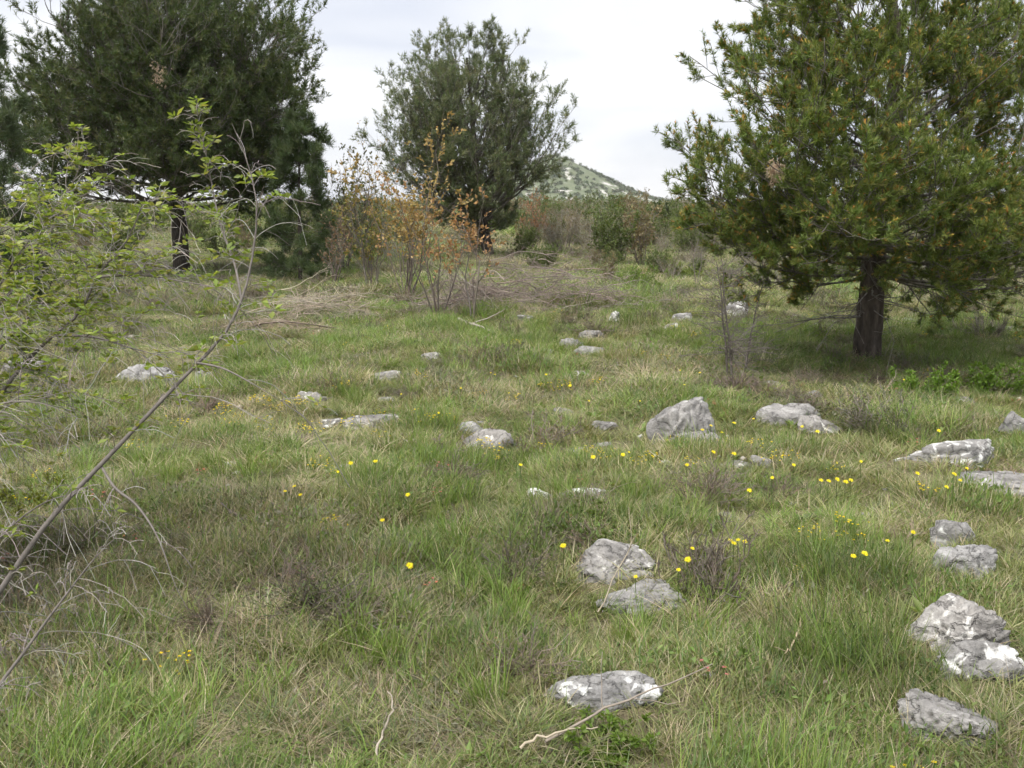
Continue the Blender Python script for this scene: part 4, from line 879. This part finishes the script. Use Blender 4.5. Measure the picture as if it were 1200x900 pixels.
def spread(name, label, cat, metas, pts, scl, vz, rng, tilt=.12, align=False, pick=None):
    col = bpy.data.collections.new(name+'_tufts')
    for i, me in enumerate(metas): col.objects.link(bpy.data.objects.new('%s_%02d' % (name, i), me))
    n = len(pts); me = bpy.data.meshes.new(name); me.vertices.add(n); me.vertices.foreach_set('co', np.asarray(pts, np.float32).ravel())
    x, y = pts[:, 0], pts[:, 1]; e_ = .2
    gx = (gz(x+e_, y)-gz(x-e_, y))/(2*e_); gy = (gz(x, y+e_)-gz(x, y-e_))/(2*e_)
    tx, ty = (gx, gy) if align else (rng.normal(0, tilt, n), rng.normal(0, tilt, n))
    nv = norm(np.stack([-tx, -ty, np.ones(n)], -1)); c = rng.uniform(0, 6.28, n); u = np.stack([np.cos(c), np.sin(c), np.zeros(n)], -1)
    u = norm(u - nv*(u*nv).sum(1, keepdims=True)); v = np.cross(nv, u)                 # columns of the rotation: u v nv
    rot = np.stack([np.arctan2(v[:, 2], nv[:, 2]), -np.arcsin(np.clip(u[:, 2], -1, 1)), np.arctan2(u[:, 1], u[:, 0])], -1)
    ar = me.attributes.new('rot', 'FLOAT_VECTOR', 'POINT'); ar.data.foreach_set('vector', rot.astype(np.float32).ravel())
    as_ = me.attributes.new('scl', 'FLOAT_VECTOR', 'POINT'); s3 = np.asarray(scl)[:, None]*np.ones((1, 3)); s3[:, 2] = vz*rng.uniform(.8, 1.2, n); as_.data.foreach_set('vector', s3.astype(np.float32).ravel())
    ai = me.attributes.new('pick', 'INT', 'POINT'); ai.data.foreach_set('value', (rng.integers(0, len(metas), n) if pick is None else pick).astype(np.int32)); me.update()
    o = kind(obj(name, me), 'stuff'); tag(o, label, cat)
    ng = bpy.data.node_groups.new(name, 'GeometryNodeTree'); ng.interface.new_socket('Geometry', in_out='INPUT', socket_type='NodeSocketGeometry'); ng.interface.new_socket('Geometry', in_out='OUTPUT', socket_type='NodeSocketGeometry')
    gi, go = ng.nodes.new('NodeGroupInput'), ng.nodes.new('NodeGroupOutput'); ci = ng.nodes.new('GeometryNodeCollectionInfo'); ci.inputs['Collection'].default_value = col
    ci.inputs['Separate Children'].default_value = True; ci.inputs['Reset Children'].default_value = True
    ip = ng.nodes.new('GeometryNodeInstanceOnPoints'); ip.inputs['Pick Instance'].default_value = True
    def na(nm, dt):
        q = ng.nodes.new('GeometryNodeInputNamedAttribute'); q.data_type = dt; q.inputs['Name'].default_value = nm; return q.outputs['Attribute']
    l = ng.links.new; l(gi.outputs[0], ip.inputs['Points']); l(ci.outputs[0], ip.inputs['Instance']); l(na('pick', 'INT'), ip.inputs['Instance Index']); l(na('scl', 'FLOAT_VECTOR'), ip.inputs['Scale'])
    er = ng.nodes.new('FunctionNodeEulerToRotation'); l(na('rot', 'FLOAT_VECTOR'), er.inputs[0]); l(er.outputs[0], ip.inputs['Rotation']); l(ip.outputs[0], go.inputs[0])
    md = o.modifiers.new('tufts', 'NODES'); md.node_group = ng; return o
def hw(y): return y*.56 + 1.2
def scatter(rng, y0, y1, dens):
    m = int(dens*(y1-y0)*2*hw(y1)); y = rng.uniform(y0, y1, m); x = rng.uniform(-hw(y1), hw(y1), m); ok = np.abs(x) < hw(y)
    return x[ok], y[ok]
RK = np.array(ROCKS)
def off_rocks(x, y, f=.86, add=0.0, front=0.0):
    ok = np.ones(len(x), bool)
    for (rx, ry, a_, b_) in RK:
        dy = y-ry; bb = np.where(dy < 0, b_*f+add+front, b_*f+add)
        ok &= ((x-rx)/(a_*f+add))**2 + (dy/bb)**2 > 1
    return ok
def blobs(lst):
    q = [(gp(px, py), r) for px, py, r in lst]
    def f(x, y):
        s = np.zeros_like(x)
        for p, r in q: s = np.maximum(s, np.exp(-((x-p.x)**2+(y-p.y)**2)/r**2))
        return s
    return f
LUSH = blobs([(470, 398, 1.2), (520, 405, 1.2), (590, 415, 1.0), (620, 705, .35), (650, 730, .3), (395, 770, .3), (850, 690, .35), (975, 790, .3), (985, 400, 1.6), (1080, 405, 1.6), (920, 395, 1.4), (300, 880, .35), (690, 600, .45), (480, 640, .5), (1050, 670, .3), (740, 350, 1.5), (330, 430, 1.0), (560, 600, .5), (880, 560, .5), (150, 860, .35), (1150, 400, 1.5), (720, 580, .4)])
DRY = blobs([(430, 850, .3), (700, 455, .7), (650, 830, .22), (230, 650, .4), (1000, 860, .3), (890, 760, .28), (400, 600, .35), (40, 810, .35), (1060, 612, .3), (350, 470, .6), (560, 470, .5), (850, 580, .3), (910, 650, .35), (120, 700, .35), (1010, 560, .4), (720, 740, .3), (240, 380, 2.2), (60, 430, 1.6), (1100, 880, .3), (530, 860, .25)])
def dry_field(x, y): return np.clip(.85*sstep(.50, .66, fbm(x/1.3, y/1.3, 0, 41, 3)) + .8*DRY(x, y) - .8*LUSH(x, y), 0, 1)
def lush_field(x, y): return np.clip(.9*sstep(.52, .68, fbm(x/1.1+9, y/1.1, 0, 43, 3)) + .95*LUSH(x, y) - .4*DRY(x, y), 0, 1)

G1, G2, G3, G4 = (.165, .215, .065), (.205, .245, .085), (.265, .275, .12), (.34, .32, .175)
L1, L2, L3 = (.14, .22, .045), (.17, .255, .055), (.22, .285, .075)
D1, D2, D3, D4 = (.45, .385, .26), (.38, .32, .215), (.52, .455, .325), (.32, .27, .20)
HB = [(.15, .22, .06), (.19, .24, .08), (.12, .18, .055)]; HG = [(.22, .22, .15), (.19, .185, .125), (.25, .225, .165)]
L_, B_ = [L1, L2, L3], [D4, (.25, .20, .155), (.30, .25, .19)]; BL = [(.12, .19, .075), (.15, .215, .09)]
def mix(seed, green, lush, dry, brown, leafn, lp, hs=1.0):
    return patch(seed, [(2600, .06*hs, .0034, [G2, G3, G4, D2], (2, 3, 2, 1), (.3, 1.3), (.2, .8), 0), (green, .085*hs, .0034, [G1, G2, G3, G4], None, (.15, 1.0), (.2, .8), 8), (green*.4, .11*hs, .0030, BL, None, (.05, .6), (.1, .6), 11),
        (lush, .13*hs, .0040, L_, None, (.05, .6), (.1, .7), 10), (dry, .09*hs, .0028, [D1, D2, D3], None, (.5, 1.6), (.1, .6), 9), (brown, .075, .0026, B_, None, (.8, 2.2), (.1, .5), 7)], leafn=leafn, leafpal=lp)
P_GREEN = [mix(600+i, 6000, 1900, 3400, 3000, 3000, HB) for i in range(5)]
P_LUSH = [mix(610+i, 6000, 4000, 2000, 1500, 2200, HB, 1.1) for i in range(4)]
P_DRY = [mix(620+i, 3800, 900, 6000, 3600, 1800, HG) for i in range(4)]
P_GREY = [mix(630+i, 3600, 700, 2200, 4200, 6000, HG+HB[:1], .85) for i in range(4)]
T_SHORT = [tuft(510+i, 46, .08, .075, .0040, [G1, G2, G3, G4, D1], (2.6, 3, 3, 2, 1.2), (.2, 1.1), (.2, .8)) for i in range(5)]
T_LUSH = [tuft(520+i, 60, .055, .19, .0044, [L1, L2, L3, G4], (3, 3, 2, .8), (.02, .5), (.05, .6)) for i in range(5)]
T_MID = [tuft(500+i, 46, .07, .14, .0040, [G1, G2, G3, G4], (3, 3, 2.5, 1.6), (.05, .7), (.1, .7)) for i in range(5)]
T_DRY = [tuft(530+i, 50, .06, .14, .0034, [D1, D2, D3, G3], (3, 3, 2, 1.2), (.2, 1.2), (.2, 1.0), M_STRAW) for i in range(5)]
T_FINE = [tuft(545+i, 34, .04, .12, .0026, [(.24, .29, .08), (.28, .30, .11)] if i % 2 else BL, None, (.05, .7), (.1, .7)) for i in range(6)]
T_ARCH = [tuft(556+i, 90, .05, .15, .0028, [D1, D2, D3], None, (.3, 1.2), (.5, 1.5), M_STRAW) for i in range(4)]
T_STALK = [tuft(550+i, 5, .05, .32, .0024, [D3, D1], None, (.05, .5), (.05, .5), M_STRAW) for i in range(5)]
B_YEL = [blooms(580+i, 14, .09, .10, [(.80, .66, .03), (.80, .56, .03)]) for i in range(4)]
B_RED = [blooms(590+i, 6, .06, .08, [(.50, .16, .17), (.55, .2, .12)]) for i in range(3)]

rng = np.random.default_rng(77)
def turf():
    X, Y, S, Z = [], [], [], []
    for (y0, y1, step, sm, vz) in [(1.5, 7, .30, 1.0, 1.0), (7, 15, .42, 1.45, 1.15), (15, 32, .85, 2.9, 1.5), (32, 75, 2.2, 6.8, 2.2)]:
        ys = np.arange(y0, y1, step); xs = np.arange(-hw(y1), hw(y1), step); x, y = np.meshgrid(xs, ys); x = x + rng.uniform(-.35, .35, x.shape)*step; y = y + rng.uniform(-.35, .35, y.shape)*step
        x, y = x.ravel(), y.ravel(); ok = (np.abs(x) < hw(y)+step) & off_rocks(x, y, 1.0, .19*sm if y0 < 15 else .10*sm); x, y = x[ok], y[ok]
        X.append(x); Y.append(y); S.append(rng.uniform(.92, 1.12, len(x))*sm); Z.append(vz*(.28+1.5*sstep(.25, .75, fbm(x/.45, y/.45, 0, 67, 2))))
    X, Y, S, Z = map(np.concatenate, (X, Y, S, Z)); metas = P_GREEN+P_LUSH+P_DRY+P_GREY
    u = rng.random(len(X)); fy = sstep(12, 20, Y); pl, pd = .62*lush_field(X, Y)*(1-.55*fy), np.clip(.11+.70*dry_field(X, Y)+.26*fy, 0, .85); pg = .75*sstep(.52, .66, fbm(X/1.0, Y/1.0+5, 0, 73, 2)); r = rng.integers(0, 4, len(X))
    pick = np.where(u < pl, 5+r, np.where(u < pl+pd, 9+r, np.where(rng.random(len(X)) < pg, 13+r, rng.integers(0, 5, len(X)))))
    spread('meadow_turf', 'mixed green, olive and straw turf covering the meadow', 'grass', metas, np.stack([X, Y, gz(X, Y)], -1), S, Z, rng, 0, True, pick)
turf()
def layer(name, label, cat, metas, bands, field, scl, f=.86, tilt=.12, near=None, front=0.0):
    X, Y, S, Z = [], [], [], []
    for (y0, y1, dens, sm, vz) in bands:
        x, y = scatter(rng, y0, y1, dens); ok = rng.random(len(x)) < field(x, y); x, y = x[ok], y[ok]; ok = off_rocks(x, y, f, 0, front)
        if near is not None: ok &= ~off_rocks(x, y, 1.0, near*sm)
        x, y = x[ok], y[ok]; q = rng.uniform(*scl, len(x)); X.append(x); Y.append(y); S.append(q*sm); Z.append(q*vz)
    X, Y, S, Z = map(np.concatenate, (X, Y, S, Z))
    return spread(name, label, cat, metas, np.stack([X, Y, gz(X, Y)], -1), S, Z, rng, tilt)
one = lambda x, y: np.ones_like(x)
layer('rockside_turf', 'short turf growing close around the rocks', 'grass', T_SHORT, [(1.6, 5.5, 200, 1.0, 1.0), (5.5, 12, 90, 1.3, 1.1), (12, 30, 26, 2.0, 1.3)], one, (.7, 1.3), .56, near=.34)
layer('meadow_grass', 'olive green meadow grass of medium height', 'grass', T_MID, [(1.6, 5.5, 34, .9, .9), (5.5, 12, 16, 1.15, 1.0), (12, 26, 7, 1.6, 1.1), (26, 60, 2, 2.4, 1.5)], lambda x, y: np.clip(.8-.6*dry_field(x, y), .05, 1)*np.clip(.2+1.2*fbm(x/.9, y/.9, 0, 61, 2), 0, 1), (.5, 1.15), .82, front=.0)
layer('lush_grass', 'taller lush bright green grass growing in clumps', 'grass', T_LUSH, [(1.6, 5.5, 46, .85, .9), (5.5, 12, 24, .95, .95), (12, 26, 9, 1.25, 1.0), (26, 60, .8, 1.6, 1.2)], lambda x, y: lush_field(x, y)*(1-.5*sstep(12, 20, y)), (.5, 1.15), .86, front=.0)
layer('dry_grass', 'dry straw coloured grass bent over in patches', 'grass', T_DRY, [(1.6, 5.5, 34, .9, .9), (5.5, 12, 16, 1.1, 1.0), (12, 26, 6, 1.6, 1.2), (26, 70, 2.4, 2.4, 1.6)], lambda x, y: .10+.75*dry_field(x, y), (.5, 1.1), .82, front=.0)
layer('fine_grass', 'fine yellow-green and blue-green grass tufts mixed through the turf', 'grass', T_FINE, [(1.6, 5.5, 26, .9, .9), (5.5, 12, 13, 1.2, 1.0), (12, 26, 5, 1.7, 1.2)], one, (.5, 1.3), .9)
layer('straw_tussocks', 'pale straw tussocks arching over in the turf', 'grass', T_ARCH, [(1.9, 6, 1.3, .9, .9), (6, 14, 1.1, 1.2, 1.1), (14, 30, .5, 1.7, 1.4)], lambda x, y: .25+.75*dry_field(x, y), (.6, 1.4), 1.0)
def rosette(seed, pal, size=.05, m=14):
    rng = np.random.default_rng(seed); mb = MB(); a_ = np.arange(m)*2.4+rng.normal(0, .2, m); d = norm(np.stack([np.cos(a_), np.sin(a_), rng.uniform(.25, 1.3, m)], -1)); leaves(mb, d*.008+np.array([0, 0, .012]), d, size*rng.uniform(.6, 1.25, m), palette(rng, m, pal, None, .18), rng, .34, .2, .25); return mb.mesh('rosette', M_GRASS)
T_ROS = [rosette(660, HB), rosette(661, [(.20, .28, .07), (.24, .30, .09)], .06), rosette(662, [(.19, .23, .12), (.22, .25, .14)], .045, 18), rosette(663, [(.15, .22, .06)], .07, 10)]
layer('broadleaf_herbs', 'small broad-leaved green herbs between the grass blades', 'herbs', T_ROS, [(1.8, 6, 16, 1.0, 1.0), (6, 13, 8, 1.4, 1.3)], lambda x, y: sstep(.4, .62, fbm(x/.6, y/.6, 0, 71, 2)), (.4, 1.0), .9)
layer('dry_stalks', 'thin dry flower stalks standing above the grass', 'grass', T_STALK, [(1.8, 6, 3.5, .8, .8), (6, 14, 2.2, 1.0, 1.0), (14, 30, .8, 1.3, 1.2)], lambda x, y: .3+.6*dry_field(x, y), (.4, 1.0))
def cushion(seed, pal, n=420, tw=70, tc=(.22, .19, .16)):
    rng = np.random.default_rng(seed); mb = MB(); a_ = rng.uniform(0, 6.28, tw); th = np.arccos(rng.uniform(.05, 1, tw)); d = np.stack([np.cos(a_)*np.sin(th), np.sin(a_)*np.sin(th), np.cos(th)*.62], -1)
    P = curve(np.zeros((tw, 3)), d, .16*rng.uniform(.6, 1.1, tw), 5, rng, (0, 0, 0), .2); tubes(mb, P, np.linspace(.0022, .0009, 5)[None]*np.ones((tw, 1)), 3, palette(rng, tw, [tc], None, .25))
    P2, R2, _, _ = kids(P, np.full((tw, 5), .0014), 4, (.3, 1), (20, 65), (.25, .5), 3, rng, (0, 0, 0), .15); tubes(mb, P2, np.full((len(P2), 3), .0009), 3, palette(rng, len(P2), [tc], None, .3))
    idx = rng.integers(0, len(P2), n); p_, t_ = samp(P2, idx, rng.uniform(.1, 1, n)); leaves(mb, p_, norm(t_+rng.normal(0, .7, t_.shape)), .013*rng.uniform(.6, 1.3, n), palette(rng, n, pal, None, .2), rng, .4)
    return mb.mesh('cushion', M_GRASS)
C_H = [cushion(640, [(.20, .18, .11), (.24, .20, .14)], 300), cushion(641, [(.16, .17, .09), (.20, .19, .11)], 460), cushion(642, [(.25, .21, .15)], 160, 90, (.28, .235, .2)), cushion(643, [(.14, .18, .07), (.18, .21, .09)], 600), cushion(644, [(.22, .17, .12), (.27, .2, .15)], 260, 80, (.25, .2, .17))]
layer('heath_cushions', 'small brownish and grey-green heath cushions dotted through the turf', 'heath', C_H, [(2.0, 6, 5.5, 1.15, 1.1), (6, 14, 4.2, 1.4, 1.35), (14, 30, 1.8, 2.0, 1.9)], lambda x, y: sstep(.42, .62, fbm(x/1.2+4, y/1.2, 0, 83, 2)), (.5, 1.35), 1.0, front=.16)
def chips():
    rng = np.random.default_rng(9); m = 520; x, y = scatter(rng, 2.0, 14, 9); q = rng.random(len(x)) < sstep(.56, .68, fbm(x/.8+3, y/.8, 0, 47, 3)); x, y = x[q], y[q]; m = len(x); b_ = MB()
    P = np.array([[1, 0, 0], [0, 1, 0], [-1, 0, 0], [0, -1, 0], [.2, .1, .8], [-.1, .2, -.6]]); T = np.array([(0, 1, 4), (1, 2, 4), (2, 3, 4), (3, 0, 4), (1, 0, 5), (2, 1, 5), (3, 2, 5), (0, 3, 5)])
    V = P[None]*rng.uniform(.7, 1.3, (m, 6, 3))*(rng.uniform(.010, .026, m)*(.7+y/9))[:, None, None]*np.array([1, 1, .7]) ; a_ = rng.uniform(0, 6.28, m); c, s_ = np.cos(a_)[:, None], np.sin(a_)[:, None]
    V = np.stack([V[..., 0]*c-V[..., 1]*s_, V[..., 0]*s_+V[..., 1]*c, V[..., 2]], -1) + np.stack([x, y, gz(x, y)+.012], -1)[:, None]
    b_.add(V.reshape(-1, 3), tris=((np.arange(m)*6)[:, None, None]+T[None]).reshape(-1, 3), col=np.repeat(palette(rng, m, [(.42, .40, .36), (.38, .34, .28), (.5, .48, .44)], None, .2), 6, 0))
    tag(kind(obj('stone_chips', b_.mesh('stone_chips', M_TWIG)), 'stuff'), 'pale limestone chips lying in thin spots of the turf', 'gravel')
chips()
YP = blobs([(365, 492, .5), (345, 575, .22), (400, 522, .4), (815, 537, .4), (440, 495, .3), (970, 562, .3), (520, 545, .25), (590, 535, .3), (330, 490, .4), (860, 545, .3), (500, 505, .25), (990, 640, .2), (730, 540, .25), (640, 470, .3), (100, 580, .3)])
layer('tiny_yellow_blooms', 'tiny yellow flowers carpeting patches of turf around the rocks', 'flowers', B_YEL, [(2.2, 6, 16, .9, .9), (6, 14, 20, 1.0, 1.0)], lambda x, y: np.clip(.8*YP(x, y)+.02, 0, 1), (.6, 1.1))
layer('tiny_red_blooms', 'few tiny reddish pink flowers low in the turf', 'flowers', B_RED, [(2.2, 6, 3, 1.0, 1.0), (6, 12, 1.5, 1.0, 1.0)], lambda x, y: sstep(.55, .7, fbm(x, y, 0, 79, 2)), (.6, 1.1))

# far scrub that reads as one mass, beyond the single shrubs
def far_scrub():
    rng = np.random.default_rng(15); m = 1300; y = rng.uniform(62, 150, m); x = rng.uniform(-1, 1, m)*(y*.62+4); s = rng.uniform(.4, 1.0, m); z = gz(x, y); k = 70
    c0 = np.stack([x, y, z+s*.5], -1); off = rng.normal(0, 1, (m, k, 3))*.42*s[:, None, None]*np.array([1.15, 1.15, .62]); p_ = (c0[:, None]+off).reshape(-1, 3)
    cols = np.repeat(palette(rng, m, [(.13, .16, .07), (.17, .18, .09), (.21, .18, .11), (.10, .13, .055), (.22, .17, .12)], (3, 3, 2, 2, 1.5)), k, 0)*rng.uniform(.8, 1.2, (m*k, 1))
    tri = p_[:, None]+rng.normal(0, .085, (m*k, 3, 3)); b_ = MB(); b_.add(tri.reshape(-1, 3), tris=np.arange(3*m*k).reshape(-1, 3), col=np.repeat(cols, 3, 0))
    tag(kind(obj('far_scrub', b_.mesh('far_scrub', M_NEEDLE)), 'stuff'), 'distant green and brown scrub forming the skyline below the hill', 'scrub')
far_scrub()
# ------------------------------------------------------------------ air
def haze():
    m, t = newmat('pale_air'); o = N(t, 'ShaderNodeOutputMaterial'); v = N(t, 'ShaderNodeVolumePrincipled')
    v.inputs['Color'].default_value = (.93, .95, 1, 1); v.inputs['Density'].default_value = .0002; v.inputs['Anisotropy'].default_value = .2
    t.links.new(v.outputs[0], o.inputs['Volume']); mb = MB(); z0, z1, a_ = -16.0, 52.0, 1700.0
    V = [(x, y, z) for z in (z0, z1) for y in (-a_, a_) for x in (-a_, a_)]
    mb.add(V, quads=[(0, 2, 3, 1), (4, 5, 7, 6), (0, 1, 5, 4), (2, 6, 7, 3), (0, 4, 6, 2), (1, 3, 7, 5)])
    kind(obj('haze', mb.mesh('haze', m)), 'stuff')
haze()
